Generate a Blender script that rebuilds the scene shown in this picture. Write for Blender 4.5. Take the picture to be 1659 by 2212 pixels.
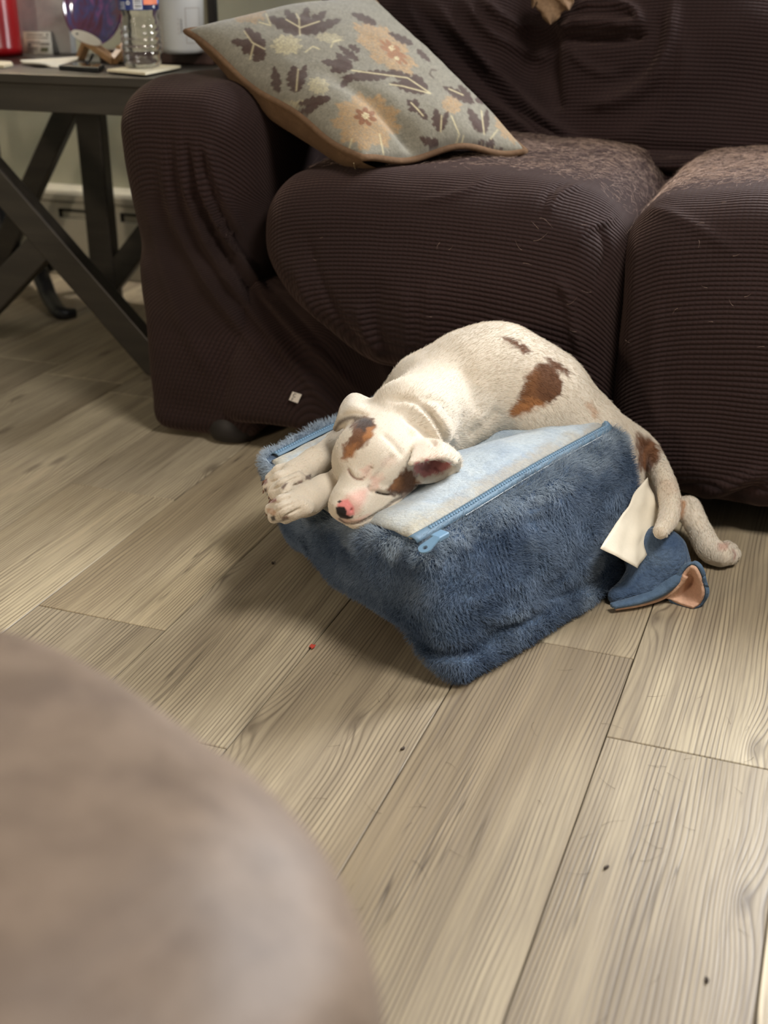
import bpy, bmesh, math, random
import numpy as np
from mathutils import Vector, Matrix

for o in list(bpy.data.objects):
    bpy.data.objects.remove(o, do_unlink=True)
SC = bpy.context.scene
COL = SC.collection
random.seed(4)
RNG = np.random.default_rng(7)

# ------------------------------------------------------------------ camera
# world: X along the sofa, Y along the floor boards towards the back wall, Z up
CAM_H = 0.90
UNIT = 0.85      # everything is laid out in board units, one unit = 0.85 m
F_PX, PITCH, YAW = 2660.0, 0.42792, 0.3568
PCX, PCY = 829.5, 1106.0
cam_d = bpy.data.cameras.new('camera')
cam = bpy.data.objects.new('camera', cam_d)
COL.objects.link(cam)
cam.location = (0, 0, CAM_H * UNIT)
cam.rotation_euler = (math.pi / 2 - PITCH, 0, YAW)
cam_d.sensor_fit = 'VERTICAL'
cam_d.sensor_height = 36.0
cam_d.lens = 36.0 * F_PX / 2212.0
cam_d.clip_start = 0.05
cam_d.dof.use_dof = True
cam_d.dof.focus_distance = 1.75 * UNIT
cam_d.dof.aperture_fstop = 4.6
SC.camera = cam

# ------------------------------------------------------------------ light
SC.view_settings.view_transform = 'Standard'
SC.view_settings.look = 'None'
SC.view_settings.gamma = 1.0
SC.view_settings.use_curve_mapping = False
SC.view_settings.exposure = -0.12
world = bpy.data.worlds.new('world')
SC.world = world
world.use_nodes = True
world.node_tree.nodes['Background'].inputs['Color'].default_value = (1.0, 0.965, 0.91, 1)
world.node_tree.nodes['Background'].inputs['Strength'].default_value = 0.20


def area_light(name, loc, target, size, size_y, watts, col):
    l = bpy.data.lights.new(name, 'AREA')
    l.shape = 'RECTANGLE'
    l.size = size * UNIT
    l.size_y = size_y * UNIT
    l.energy = watts
    l.color = col
    o = bpy.data.objects.new(name, l)
    COL.objects.link(o)
    o.location = Vector(loc) * UNIT
    d = Vector(target) - Vector(loc)
    o.rotation_euler = d.to_track_quat('-Z', 'Y').to_euler()
    return o


# daylight entering by the window over the sofa's right end, and the ceiling lamp
area_light('window_daylight', (0.75, 3.17, 1.65), (0.2, 0.6, 0.0), 0.9, 0.9, 100, (0.95, 0.97, 1.0))
area_light('ceiling_lamp_light', (0.60, 1.00, 2.38), (0.60, 1.00, 0), 0.6, 0.6, 52, (1.0, 0.955, 0.89))

# ------------------------------------------------------------------ geometry of the picture -> world
CP, SP = math.cos(PITCH), math.sin(PITCH)
CW, SW = math.cos(YAW), math.sin(YAW)
CAM = np.array([0, 0, CAM_H])


def ray(x, y):
    a = (x - PCX) / F_PX
    b = (PCY - y) / F_PX
    d = (a, CP + b * SP, -SP + b * CP)
    return np.array([CW * d[0] - SW * d[1], SW * d[0] + CW * d[1], d[2]])


def W(x, y, X=None, Y=None, Z=None):
    d = ray(x, y)
    if X is not None:
        t = X / d[0]
    elif Y is not None:
        t = Y / d[1]
    else:
        t = (Z - CAM_H) / d[2]
    return CAM + t * d


def WZ(lst):
    return [W(a, b, Z=c) for a, b, c in lst]


def Wplane(x, y, p, n):
    d = ray(x, y)
    t = np.dot(np.asarray(p) - CAM, n) / np.dot(d, n)
    return CAM + t * d


def PX(V):
    V = np.asarray(V, float) - CAM
    x = CW * V[..., 0] + SW * V[..., 1]
    y = -SW * V[..., 0] + CW * V[..., 1]
    z = V[..., 2]
    dep = y * CP - z * SP
    return np.stack([PCX + F_PX * x / dep, PCY - F_PX * (y * SP + z * CP) / dep], -1)


# ------------------------------------------------------------------ numpy helpers
def vnoise(p, seed=0):
    p = np.asarray(p, float)
    i = np.floor(p).astype(np.int64)
    f = p - i
    f = f * f * (3 - 2 * f)

    def h(ix, iy, iz):
        n = (ix * 374761393 + iy * 668265263 + iz * 2147483647 + seed * 974711) & 0x7fffffff
        n = ((n ^ (n >> 13)) * 1274126177) & 0x7fffffff
        n = n ^ (n >> 16)
        return (n & 0xffff) / 65535.0
    r = 0
    for dx in (0, 1):
        for dy in (0, 1):
            for dz in (0, 1):
                w = (f[..., 0] if dx else 1 - f[..., 0]) * (f[..., 1] if dy else 1 - f[..., 1]) * (f[..., 2] if dz else 1 - f[..., 2])
                r = r + w * h(i[..., 0] + dx, i[..., 1] + dy, i[..., 2] + dz)
    return r * 2 - 1


def fbm(p, oct=3, seed=0):
    r = 0
    a = 1.0
    p = np.asarray(p, float)
    for k in range(oct):
        r = r + a * vnoise(p * 2 ** k + 13.7 * k, seed + k)
        a *= 0.5
    return r


def sstep(a, b, x):
    t = np.clip((x - a) / (b - a), 0, 1)
    return t * t * (3 - 2 * t)


def dist_poly(p, poly):
    """distance of 2d points to a polyline and the parameter along it"""
    poly = np.asarray(poly, float)
    best = np.full(len(p), 1e9)
    par = np.zeros(len(p))
    n = len(poly) - 1
    for k in range(n):
        a, b = poly[k], poly[k + 1]
        ab = b - a
        t = np.clip(((p - a) @ ab) / (ab @ ab), 0, 1)
        d = np.linalg.norm(p - (a + t[:, None] * ab), axis=1)
        m = d < best
        best[m] = d[m]
        par[m] = (k + t[m]) / n
    return best, par


def in_poly(p, poly):
    poly = np.asarray(poly, float)
    x, y = p[:, 0], p[:, 1]
    c = np.zeros(len(p), bool)
    j = len(poly) - 1
    for i in range(len(poly)):
        xi, yi = poly[i]
        xj, yj = poly[j]
        m = ((yi > y) != (yj > y)) & (x < (xj - xi) * (y - yi) / (yj - yi + 1e-9) + xi)
        c ^= m
        j = i
    return c


def soft_poly(p, poly, soft):
    """1 inside, fading over 'soft' at the border"""
    ins = in_poly(p, poly)
    d, _ = dist_poly(p, list(poly) + [poly[0]])
    sd = np.where(ins, d, -d)
    return sstep(-soft, soft, sd)


def normals(V, Fq):
    n = np.zeros_like(V)
    Fq = np.asarray(Fq)
    a = V[Fq[:, 0]]
    b = V[Fq[:, 1]]
    c = V[Fq[:, 2]]
    d = V[Fq[:, -1]]
    fn = np.cross(c - a, d - b) if Fq.shape[1] == 4 else np.cross(b - a, c - a)
    for k in range(Fq.shape[1]):
        np.add.at(n, Fq[:, k], fn)
    return n / (np.linalg.norm(n, axis=1, keepdims=True) + 1e-12)


def laplace(V, Fq, it=1, f=0.5):
    Fq = np.asarray(Fq)
    k = Fq.shape[1]
    for _ in range(it):
        s = np.zeros_like(V)
        c = np.zeros(len(V))
        for i in range(k):
            for j in (i - 1, (i + 1) % k):
                np.add.at(s, Fq[:, i], V[Fq[:, j]])
                np.add.at(c, Fq[:, i], 1)
        V = V + f * (s / np.maximum(c, 1)[:, None] - V)
    return V


def subdivide(V, Fq):
    """linear subdivision of quads"""
    nv = len(V)
    e = np.concatenate([Fq[:, [i, (i + 1) % 4]] for i in range(4)])
    es = np.sort(e, 1)
    u, inv = np.unique(es, axis=0, return_inverse=True)
    inv = inv.reshape(-1)
    ev = V[u].mean(1)
    fv = V[Fq].mean(1)
    V2 = np.concatenate([V, ev, fv])
    n = len(Fq)
    E_ = [nv + inv[i * n:(i + 1) * n] for i in range(4)]
    fc = nv + len(u) + np.arange(n)
    out = [np.stack([Fq[:, i], E_[i], fc, E_[i - 1]], 1) for i in range(4)]
    return V2, np.concatenate(out)


def surfnet(F, org, h):
    ins = F < 0
    nx, ny, nz = F.shape
    cs = (nx - 1, ny - 1, nz - 1)
    cells, pts, quads = [], [], []
    for ax in range(3):
        sl0 = [slice(None)] * 3
        sl1 = [slice(None)] * 3
        sl0[ax] = slice(0, -1)
        sl1[ax] = slice(1, None)
        A = F[tuple(sl0)]
        B = F[tuple(sl1)]
        m = ins[tuple(sl0)] != ins[tuple(sl1)]
        idx = np.argwhere(m)
        a = A[m]
        b = B[m]
        t = a / (a - b)
        p = idx.astype(float)
        p[:, ax] += t
        o1, o2 = [(1, 2), (2, 0), (0, 1)][ax]
        cc = []
        ok = np.ones(len(idx), bool)
        for d1, d2 in ((0, 0), (1, 0), (1, 1), (0, 1)):
            c = idx.copy()
            c[:, o1] -= d1
            c[:, o2] -= d2
            ok &= (c >= 0).all(1) & (c < np.array(cs)).all(1)
            cc.append(c)
        cc = [c[ok] for c in cc]
        p = p[ok]
        fl = [np.ravel_multi_index(c.T, cs) for c in cc]
        for c in fl:
            cells.append(c)
            pts.append(p)
        q = np.stack(fl, 1)
        neg = a[ok] < 0
        q = np.where(neg[:, None], q, q[:, ::-1])
        quads.append(q)
    cells = np.concatenate(cells)
    pts = np.concatenate(pts)
    u, inv = np.unique(cells, return_inverse=True)
    cnt = np.bincount(inv)
    V = np.stack([np.bincount(inv, pts[:, k]) / cnt for k in range(3)], 1)
    Q = np.searchsorted(u, np.concatenate(quads))
    return np.asarray(org) + V * h, Q


def grid_axes(lo, hi, h):
    return [np.arange(lo[k], hi[k] + h, h) for k in range(3)]


def smin(a, b, k):
    h = np.clip(0.5 + 0.5 * (b - a) / k, 0, 1)
    return b + (a - b) * h - k * h * (1 - h)


def sd_cone(P, a, b, ra, rb):
    a = np.asarray(a, float)
    b = np.asarray(b, float)
    ab = b - a
    t = np.clip(((P - a) @ ab) / (ab @ ab + 1e-12), 0, 1)
    return np.linalg.norm(P - a - t[..., None] * ab, axis=-1) - (ra + (rb - ra) * t)


def sd_ell(P, c, R, r):
    """R rows = axes, r = radii"""
    q = (P - np.asarray(c)) @ np.asarray(R).T
    r = np.asarray(r, float)
    k0 = np.linalg.norm(q / r, axis=-1)
    k1 = np.linalg.norm(q / (r * r), axis=-1)
    return k0 * (k0 - 1) / (k1 + 1e-9)


def sd_rbox(P, c, half, r):
    q = np.abs(P - np.asarray(c)) - (np.asarray(half) - r)
    return np.linalg.norm(np.maximum(q, 0), axis=-1) + np.minimum(q.max(-1), 0) - r


class Field:
    def __init__(s, lo, hi, h):
        s.lo = np.array(lo, float)
        s.h = h
        s.n = np.ceil((np.array(hi) - s.lo) / h).astype(int) + 1
        s.F = np.full(s.n, 1.0, np.float32)

    def add(s, fn, lo, hi, k):
        i0 = np.clip(np.floor((np.array(lo) - s.lo) / s.h).astype(int) - 2, 0, s.n - 1)
        i1 = np.clip(np.ceil((np.array(hi) - s.lo) / s.h).astype(int) + 3, 1, s.n)
        ax = [s.lo[d] + s.h * np.arange(i0[d], i1[d]) for d in range(3)]
        P = np.stack(np.meshgrid(*ax, indexing='ij'), -1)
        d = fn(P).astype(np.float32)
        sl = tuple(slice(i0[q], i1[q]) for q in range(3))
        s.F[sl] = smin(s.F[sl], d, k) if k > 0 else np.minimum(s.F[sl], d)

    def cone(s, a, b, ra, rb, k=0.02):
        a = np.array(a, float)
        b = np.array(b, float)
        m = max(ra, rb) + k + 0.012
        s.add(lambda P: sd_cone(P, a, b, ra, rb), np.minimum(a, b) - m, np.maximum(a, b) + m, k)

    def chain(s, pts, rad, k=0.02):
        for i in range(len(pts) - 1):
            s.cone(pts[i], pts[i + 1], rad[i], rad[i + 1], k)

    def ell(s, c, R, r, k=0.02):
        m = max(r) + k + 0.012
        c = np.array(c, float)
        s.add(lambda P: sd_ell(P, c, R, r), c - m, c + m, k)

    def merge(s, o, k):
        s.F = smin(s.F, o.F, k) if k > 0 else np.minimum(s.F, o.F)

    def mesh(s):
        return surfnet(s.F, s.lo, s.h)


def bezier_sheet(ctrl, nu, nv):
    """smooth interpolating surface through a small grid of 3d points (Catmull-Rom)"""
    C = np.asarray(ctrl, float)

    def cr(A, n):
        m = len(A)
        t = np.linspace(0, m - 1, n)
        i = np.minimum(t.astype(int), m - 2)
        f = (t - i).reshape(-1, *([1] * (A.ndim - 1)))
        E_ = np.concatenate([[2 * A[0] - A[1]], A, [2 * A[-1] - A[-2]]])
        p0, p1, p2, p3 = E_[i], E_[i + 1], E_[i + 2], E_[i + 3]
        return 0.5 * (2 * p1 + (p2 - p0) * f + (2 * p0 - 5 * p1 + 4 * p2 - p3) * f ** 2 + (3 * p1 - p0 - 3 * p2 + p3) * f ** 3)
    G = cr(C, nu)
    return np.swapaxes(cr(np.swapaxes(G, 0, 1), nv), 0, 1)


def spline(pts, n):
    return bezier_sheet(np.asarray(pts, float)[:, None, :].repeat(2, 1), n, 2)[:, 0]


# ------------------------------------------------------------------ mesh helpers
def mesh_obj(name, V, F, mat=None, parent=None, smooth=True, uv=None, col=None):
    me = bpy.data.meshes.new(name)
    V = np.asarray(V, np.float32)
    if isinstance(F, np.ndarray):
        nf, k = F.shape
        me.vertices.add(len(V))
        me.vertices.foreach_set('co', V.ravel())
        me.loops.add(nf * k)
        me.loops.foreach_set('vertex_index', F.ravel().astype(np.int32))
        me.polygons.add(nf)
        me.polygons.foreach_set('loop_start', np.arange(0, nf * k, k, dtype=np.int32))
        me.polygons.foreach_set('loop_total', np.full(nf, k, np.int32))
        me.update(calc_edges=True)
        me.validate()
    else:
        me.from_pydata([tuple(map(float, v)) for v in V], [], F)
        me.update()
    if smooth:
        me.polygons.foreach_set('use_smooth', np.ones(len(me.polygons), bool))
    if uv is not None:
        l = me.uv_layers.new(name='UVMap')
        vi = np.zeros(len(me.loops), np.int32)
        me.loops.foreach_get('vertex_index', vi)
        l.data.foreach_set('uv', np.asarray(uv, np.float32)[vi].ravel())
    if col is not None:
        a = me.color_attributes.new('Col', 'FLOAT_COLOR', 'POINT')
        c4 = np.ones((len(V), 4), np.float32)
        c4[:, :3] = col
        a.data.foreach_set('color', c4.ravel())
    if mat:
        me.materials.append(mat)
    o = bpy.data.objects.new(name, me)
    COL.objects.link(o)
    if parent:
        o.parent = parent
        o.matrix_parent_inverse = Matrix.Translation(-Vector(parent.location)) if parent.type == 'EMPTY' and parent.parent is None else parent_inv(parent)
    return o


def parent_inv(p):
    m = Matrix.Identity(4)
    q = p
    ms = []
    while q:
        ms.append(q.matrix_parent_inverse.copy() @ Matrix.LocRotScale(q.location, q.rotation_euler, q.scale) if q.parent else Matrix.LocRotScale(q.location, q.rotation_euler, q.scale))
        q = q.parent
    for a in reversed(ms):
        m = m @ a
    return m.inverted()


def empty(name, loc):
    o = bpy.data.objects.new(name, None)
    o.empty_display_size = 0.05
    COL.objects.link(o)
    o.location = [float(q) for q in loc]
    return o


def tag(o, label, cat, group=None, kind=None):
    o['label'] = label
    if cat:
        o['category'] = cat
    if group:
        o['group'] = group
    if kind:
        o['kind'] = kind
    return o


def bm_obj(name, bm, mat, parent=None, smooth=False):
    me = bpy.data.meshes.new(name)
    bm.normal_update()
    bm.to_mesh(me)
    bm.free()
    if smooth:
        me.polygons.foreach_set('use_smooth', np.ones(len(me.polygons), bool))
    if mat:
        me.materials.append(mat)
    o = bpy.data.objects.new(name, me)
    COL.objects.link(o)
    if parent:
        o.parent = parent
        o.matrix_parent_inverse = parent_inv(parent)
    return o


def bbox(lo, hi, bev=0.003, seg=2, bm=None):
    bm2 = bmesh.new()
    bmesh.ops.create_cube(bm2, size=1)
    lo = Vector([float(q) for q in lo])
    hi = Vector([float(q) for q in hi])
    for v in bm2.verts:
        v.co = Vector([(lo[k] + hi[k]) / 2 + v.co[k] * (hi[k] - lo[k]) for k in range(3)])
    if bev > 0:
        bmesh.ops.bevel(bm2, geom=list(bm2.edges), offset=bev, segments=seg, affect='EDGES', profile=0.5)
    return bm2


def box_obj(name, lo, hi, mat, parent=None, bev=0.003, M=None, seg=2):
    bm = bbox(lo, hi, bev, seg)
    if M is not None:
        bmesh.ops.transform(bm, matrix=M, verts=bm.verts)
    return bm_obj(name, bm, mat, parent)


def beam_obj(name, a, b, w, t, mat, parent, bev=0.004, cut=None):
    """rectangular beam in the XZ plane from a to b (x,z), w wide in that plane, y from t[0] to t[1];
    cut = (zlo, zhi) shears the ends level"""
    a = np.array(a, float)
    b = np.array(b, float)
    d = (b - a) / np.linalg.norm(b - a)
    n = np.array([-d[1], d[0]]) * w / 2
    if cut:
        def lev(p, z):
            return p + d * ((z - p[1]) / d[1])
        za, zb = cut
        q = [lev(a + n, za), lev(a - n, za), lev(b - n, zb), lev(b + n, zb)]
    else:
        q = [a + n, a - n, b - n, b + n]
    bm = bmesh.new()
    vs = [bm.verts.new((float(p[0]), y, float(p[1]))) for y in t for p in q]
    bm.faces.new(vs[0:4])
    bm.faces.new(vs[4:8][::-1])
    for i in range(4):
        j = (i + 1) % 4
        bm.faces.new((vs[j], vs[i], vs[i + 4], vs[j + 4]))
    bmesh.ops.recalc_face_normals(bm, faces=bm.faces)
    bmesh.ops.bevel(bm, geom=list(bm.edges), offset=bev, segments=2, affect='EDGES', profile=0.5)
    return bm_obj(name, bm, mat, parent)


def tube_arrays(pts, rad, n=10, closed=False, caps=True, flat=1.0, up=None):
    pts = np.asarray(pts, float)
    m = len(pts)
    rad = np.broadcast_to(np.asarray(rad, float), (m,))
    if closed:
        T = np.roll(pts, -1, 0) - np.roll(pts, 1, 0)
    else:
        T = np.gradient(pts, axis=0)
    T /= np.linalg.norm(T, axis=1, keepdims=True) + 1e-12
    u = np.array(up if up is not None else (0.0, 0.0, 1.0))
    if up is None and abs(T[0] @ u) > 0.9:
        u = np.array((1.0, 0, 0))
    N = np.zeros_like(pts)
    for i in range(m):
        v = (u if (up is not None or i == 0) else N[i - 1])
        v = v - T[i] * (v @ T[i])
        N[i] = v / (np.linalg.norm(v) + 1e-12)
    B = np.cross(T, N)
    a = np.arange(n) * 2 * np.pi / n
    V = pts[:, None] + rad[:, None, None] * (np.cos(a)[None, :, None] * N[:, None] * flat + np.sin(a)[None, :, None] * B[:, None])
    V = V.reshape(-1, 3)
    F = []
    for i in range(m if closed else m - 1):
        j = (i + 1) % m
        for k in range(n):
            l = (k + 1) % n
            F.append((i * n + k, i * n + l, j * n + l, j * n + k))
    if caps and not closed:
        F.append(tuple(range(n))[::-1])
        F.append(tuple((m - 1) * n + k for k in range(n)))
    return V, F


def tube_obj(name, pts, rad, mat, parent=None, n=10, closed=False, flat=1.0, up=None):
    V, F = tube_arrays(pts, rad, n, closed, True, flat, up)
    return mesh_obj(name, V, F, mat, parent)


def lathe_obj(name, prof, loc, mat, parent=None, n=40, capb=True, capt=False):
    prof = np.asarray(prof, float)
    a = np.arange(n) * 2 * np.pi / n
    V = np.stack([prof[:, None, 0] * np.cos(a), prof[:, None, 0] * np.sin(a), prof[:, None, 1].repeat(n, 1)], -1).reshape(-1, 3) + np.asarray(loc)
    F = []
    m = len(prof)
    for i in range(m - 1):
        for k in range(n):
            l = (k + 1) % n
            F.append((i * n + k, i * n + l, (i + 1) * n + l, (i + 1) * n + k))
    if capb:
        F.append(tuple(range(n))[::-1])
    if capt:
        F.append(tuple((m - 1) * n + k for k in range(n)))
    return mesh_obj(name, V, F, mat, parent)


def grid_faces(nu, nv, off=0, flip=False):
    i = np.arange(nu - 1)[:, None] * nv + np.arange(nv - 1)[None]
    i = i.ravel() + off
    q = np.stack([i, i + nv, i + nv + 1, i + 1], 1)
    return q[:, ::-1] if flip else q


def sheet_obj(name, G, mat, parent=None, thick=0.0, uv=None):
    nu, nv = G.shape[:2]
    o = mesh_obj(name, G.reshape(-1, 3), grid_faces(nu, nv), mat, parent, uv=uv)
    if thick:
        m = o.modifiers.new('s', 'SOLIDIFY')
        m.thickness = thick
        m.offset = 0
    return o


# ------------------------------------------------------------------ materials
def lin(r, g, b):
    f = lambda c: (c / 255 / 12.92) if c / 255 <= 0.04045 else ((c / 255 + 0.055) / 1.055) ** 2.4
    return (f(r), f(g), f(b))


class NT:
    def __init__(s, name, rough=0.6, base=(0.5, 0.5, 0.5), spec=0.5, **kw):
        s.m = bpy.data.materials.new(name)
        s.m.use_nodes = True
        s.t = s.m.node_tree
        s.b = s.t.nodes['Principled BSDF']
        s.b.inputs['Base Color'].default_value = (*base, 1)
        s.b.inputs['Roughness'].default_value = rough
        s.b.inputs['Specular IOR Level'].default_value = spec
        for k, v in kw.items():
            s.b.inputs[k.replace('_', ' ')].default_value = v

    def n(s, typ, **kw):
        nd = s.t.nodes.new(typ)
        for k, v in kw.items():
            setattr(nd, k, v)
        return nd

    def L(s, a, b):
        s.t.links.new(a, b)

    def put(s, sock, v):
        if hasattr(v, 'node') or hasattr(v, 'links'):
            s.L(v, sock)
        else:
            sock.default_value = v

    def math(s, op, a, b=0.0, c=None, clamp=False):
        nd = s.n('ShaderNodeMath', operation=op, use_clamp=clamp)
        s.put(nd.inputs[0], a)
        s.put(nd.inputs[1], b)
        if c is not None:
            s.put(nd.inputs[2], c)
        return nd.outputs[0]

    def coord(s, kind='Object'):
        return s.n('ShaderNodeTexCoord').outputs[kind]

    def mapping(s, vec, scale=(1, 1, 1), loc=(0, 0, 0)):
        nd = s.n('ShaderNodeMapping')
        s.L(vec, nd.inputs[0])
        nd.inputs['Location'].default_value = loc
        nd.inputs['Scale'].default_value = scale
        return nd.outputs[0]

    def noise(s, vec, scale=5, detail=2, rough=0.5, dist=0.0):
        nd = s.n('ShaderNodeTexNoise')
        s.L(vec, nd.inputs['Vector'])
        nd.inputs['Scale'].default_value = scale
        nd.inputs['Detail'].default_value = detail
        nd.inputs['Roughness'].default_value = rough
        nd.inputs['Distortion'].default_value = dist
        return nd.outputs['Fac']

    def ramp(s, fac, stops, interp='LINEAR'):
        nd = s.n('ShaderNodeValToRGB')
        s.L(fac, nd.inputs[0])
        cr = nd.color_ramp
        cr.interpolation = interp
        while len(cr.elements) < len(stops):
            cr.elements.new(0.5)
        for e, (p, c) in zip(cr.elements, stops):
            e.position = p
            e.color = (*c, 1) if len(c) == 3 else c
        return nd.outputs[0]

    def mix(s, fac, a, b, blend='MIX'):
        nd = s.n('ShaderNodeMix', data_type='RGBA', blend_type=blend)
        s.put(nd.inputs[0], fac)
        s.put(nd.inputs[6], a if hasattr(a, 'links') else (*a, 1))
        s.put(nd.inputs[7], b if hasattr(b, 'links') else (*b, 1))
        return nd.outputs[2]

    def bump(s, h, strength=0.5, dist=0.01, normal=None):
        nd = s.n('ShaderNodeBump')
        nd.inputs['Strength'].default_value = strength
        nd.inputs['Distance'].default_value = dist
        s.L(h, nd.inputs['Height'])
        if normal is not None:
            s.L(normal, nd.inputs['Normal'])
        s.L(nd.outputs[0], s.b.inputs['Normal'])
        return nd.outputs[0]

    def color(s, c):
        s.L(c, s.b.inputs['Base Color'])


def plain(name, rgb, rough=0.6, var=0.12, scale=40, bump=0.1, **kw):
    """procedural: base colour with slight mottling and fine relief"""
    t = NT(name, rough, lin(*rgb), **kw)
    co = t.coord()
    nz = t.noise(co, scale, 3)
    c = lin(*rgb)
    t.color(t.ramp(nz, [(0.25, tuple(q * (1 - var) for q in c)), (0.75, tuple(min(1, q * (1 + var)) for q in c))]))
    if bump:
        t.bump(t.noise(co, scale * 6, 2), bump, 0.002)
    return t.m


def mat_floor():
    t = NT('weathered_vinyl_oak', 0.42, spec=0.45)
    co = t.coord()
    oi = t.n('ShaderNodeObjectInfo').outputs['Random']
    add = t.n('ShaderNodeVectorMath', operation='ADD')
    cmb = t.n('ShaderNodeCombineXYZ')
    t.L(t.math('MULTIPLY', oi, 37.0), cmb.inputs[0])
    t.L(t.math('MULTIPLY', oi, 91.0), cmb.inputs[1])
    t.L(t.math('MULTIPLY', oi, 13.0), cmb.inputs[2])
    t.L(co, add.inputs[0])
    t.L(cmb.outputs[0], add.inputs[1])
    v = add.outputs[0]
    sx = t.n('ShaderNodeSeparateXYZ')
    t.L(v, sx.inputs[0])
    x = sx.outputs[0]
    # knots push the grain aside
    vo = t.n('ShaderNodeTexVoronoi', voronoi_dimensions='2D')
    t.L(t.mapping(v, (5.0, 1.7, 1)), vo.inputs['Vector'])
    vo.inputs['Scale'].default_value = 1.0
    kd = vo.outputs['Distance']
    knot = t.math('POWER', t.math('SUBTRACT', 1.0, t.math('MULTIPLY', kd, 4.2), clamp=True), 2.0)
    low = t.noise(t.mapping(v, (7, 1.1, 1)), 1.0, 2.0)
    warp = t.noise(t.mapping(v, (26, 4.0, 1)), 1.0, 2.0)
    xd = t.math('ADD', x, t.math('MULTIPLY', low, 0.055))
    xd = t.math('ADD', xd, t.math('MULTIPLY', warp, 0.006))
    xd = t.math('ADD', xd, t.math('MULTIPLY', knot, 0.022))
    w1 = t.math('SINE', t.math('MULTIPLY', xd, 2 * math.pi / 0.0062))
    w1 = t.math('POWER', t.math('MULTIPLY_ADD', w1, 0.5, 0.5), 3.0)
    gate = t.math('MULTIPLY', t.noise(t.mapping(v, (30, 2.2, 1), (3, 7, 0)), 1.0, 2.0), 1.0)
    gate = t.math('MULTIPLY_ADD', gate, 3.4, -1.05, clamp=True)
    rings = t.math('MULTIPLY', w1, gate)
    fine = t.noise(t.mapping(v, (260, 9, 1)), 1.0, 3.0, 0.6)
    streak = t.noise(t.mapping(v, (42, 1.6, 1), (9, 2, 0)), 1.0, 3.0, 0.6)
    crack = t.math('SUBTRACT', 1.0, t.math('MULTIPLY', t.math('ABSOLUTE', t.math('SUBTRACT', t.noise(t.mapping(v, (48, 1.5, 1), (1, 5, 0)), 1.0, 2.0), 0.5)), 60.0), clamp=True)
    crack = t.math('MULTIPLY', crack, t.math('MULTIPLY_ADD', t.noise(t.mapping(v, (8, 2.4, 1), (4, 4, 0)), 1.0, 1.0), 8.0, -4.6, clamp=True))
    base = t.ramp(streak, [(0.22, lin(154, 143, 126)), (0.42, lin(186, 175, 154)), (0.62, lin(201, 190, 167)), (0.8, lin(210, 198, 174))])
    tone = t.ramp(t.noise(t.mapping(v, (3.4, 0.8, 1), (2, 8, 0)), 1.0, 2.0), [(0.30, lin(190, 183, 174)), (0.5, lin(240, 238, 234)), (0.72, lin(255, 253, 248))])
    c = t.mix(1.0, base, tone, 'MULTIPLY')
    c = t.mix(t.math('MULTIPLY', rings, 0.72), c, lin(90, 78, 65))
    c = t.mix(t.math('MULTIPLY_ADD', fine, 2.2, -1.05, clamp=True), c, lin(122, 110, 95))
    c = t.mix(t.math('MULTIPLY', crack, 0.75), c, lin(62, 52, 44))
    kc = t.math('MULTIPLY_ADD', knot, 3.5, -1.9, clamp=True)
    c = t.mix(t.math('MULTIPLY', kc, 0.55), c, lin(92, 80, 68))
    pv = t.ramp(oi, [(0.0, lin(216, 212, 208)), (0.5, lin(242, 240, 236)), (1.0, lin(255, 250, 240))])
    c = t.mix(1.0, c, pv, 'MULTIPLY')
    t.color(c)
    rg = t.math('MULTIPLY_ADD', fine, 0.25, 0.34)
    t.L(rg, t.b.inputs['Roughness'])
    h = t.math('SUBTRACT', t.math('MULTIPLY', fine, 0.6), t.math('ADD', t.math('MULTIPLY', rings, 0.45), t.math('MULTIPLY', crack, 0.8)))
    t.bump(h, 0.22, 0.0012)
    return t.m


def mat_slipcover():
    t = NT('brown_waffle_stretch_cover', 0.86, spec=0.25)
    uv = t.n('ShaderNodeUVMap').outputs[0]
    s_ = t.n('ShaderNodeSeparateXYZ')
    t.L(uv, s_.inputs[0])
    u, v = s_.outputs[0], s_.outputs[1]
    co = t.coord()
    wob = t.noise(co, 9.0, 2.0)
    v2 = t.math('ADD', v, t.math('MULTIPLY', wob, 0.006))
    u2 = t.math('ADD', u, t.math('MULTIPLY', t.noise(co, 11.0, 2.0), 0.006))
    rib = t.math('MULTIPLY_ADD', t.math('SINE', t.math('MULTIPLY', v2, 2 * math.pi / 0.0084)), 0.5, 0.5)
    rib = t.math('POWER', rib, 0.6)
    cell = t.math('MULTIPLY_ADD', t.math('SINE', t.math('MULTIPLY', u2, 2 * math.pi / 0.0092)), 0.5, 0.5)
    cell = t.math('POWER', cell, 0.5)
    big = t.noise(co, 3.0, 2.0)
    fuzz = t.noise(co, 420.0, 2.0)
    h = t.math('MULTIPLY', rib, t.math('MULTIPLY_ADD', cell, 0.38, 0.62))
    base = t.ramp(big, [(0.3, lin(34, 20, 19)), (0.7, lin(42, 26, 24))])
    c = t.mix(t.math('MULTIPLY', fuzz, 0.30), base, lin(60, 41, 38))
    # occlusion in the rib grooves, painted in as a darker cloth colour
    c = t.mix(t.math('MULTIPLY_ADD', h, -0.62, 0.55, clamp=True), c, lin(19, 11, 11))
    t.color(c)
    t.b.inputs['Sheen Weight'].default_value = 0.16
    t.b.inputs['Sheen Roughness'].default_value = 0.45
    t.b.inputs['Sheen Tint'].default_value = (*lin(200, 165, 150), 1)
    t.bump(t.math('ADD', h, t.math('MULTIPLY', fuzz, 0.25)), 0.9, 0.0022)
    return t.m


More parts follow.
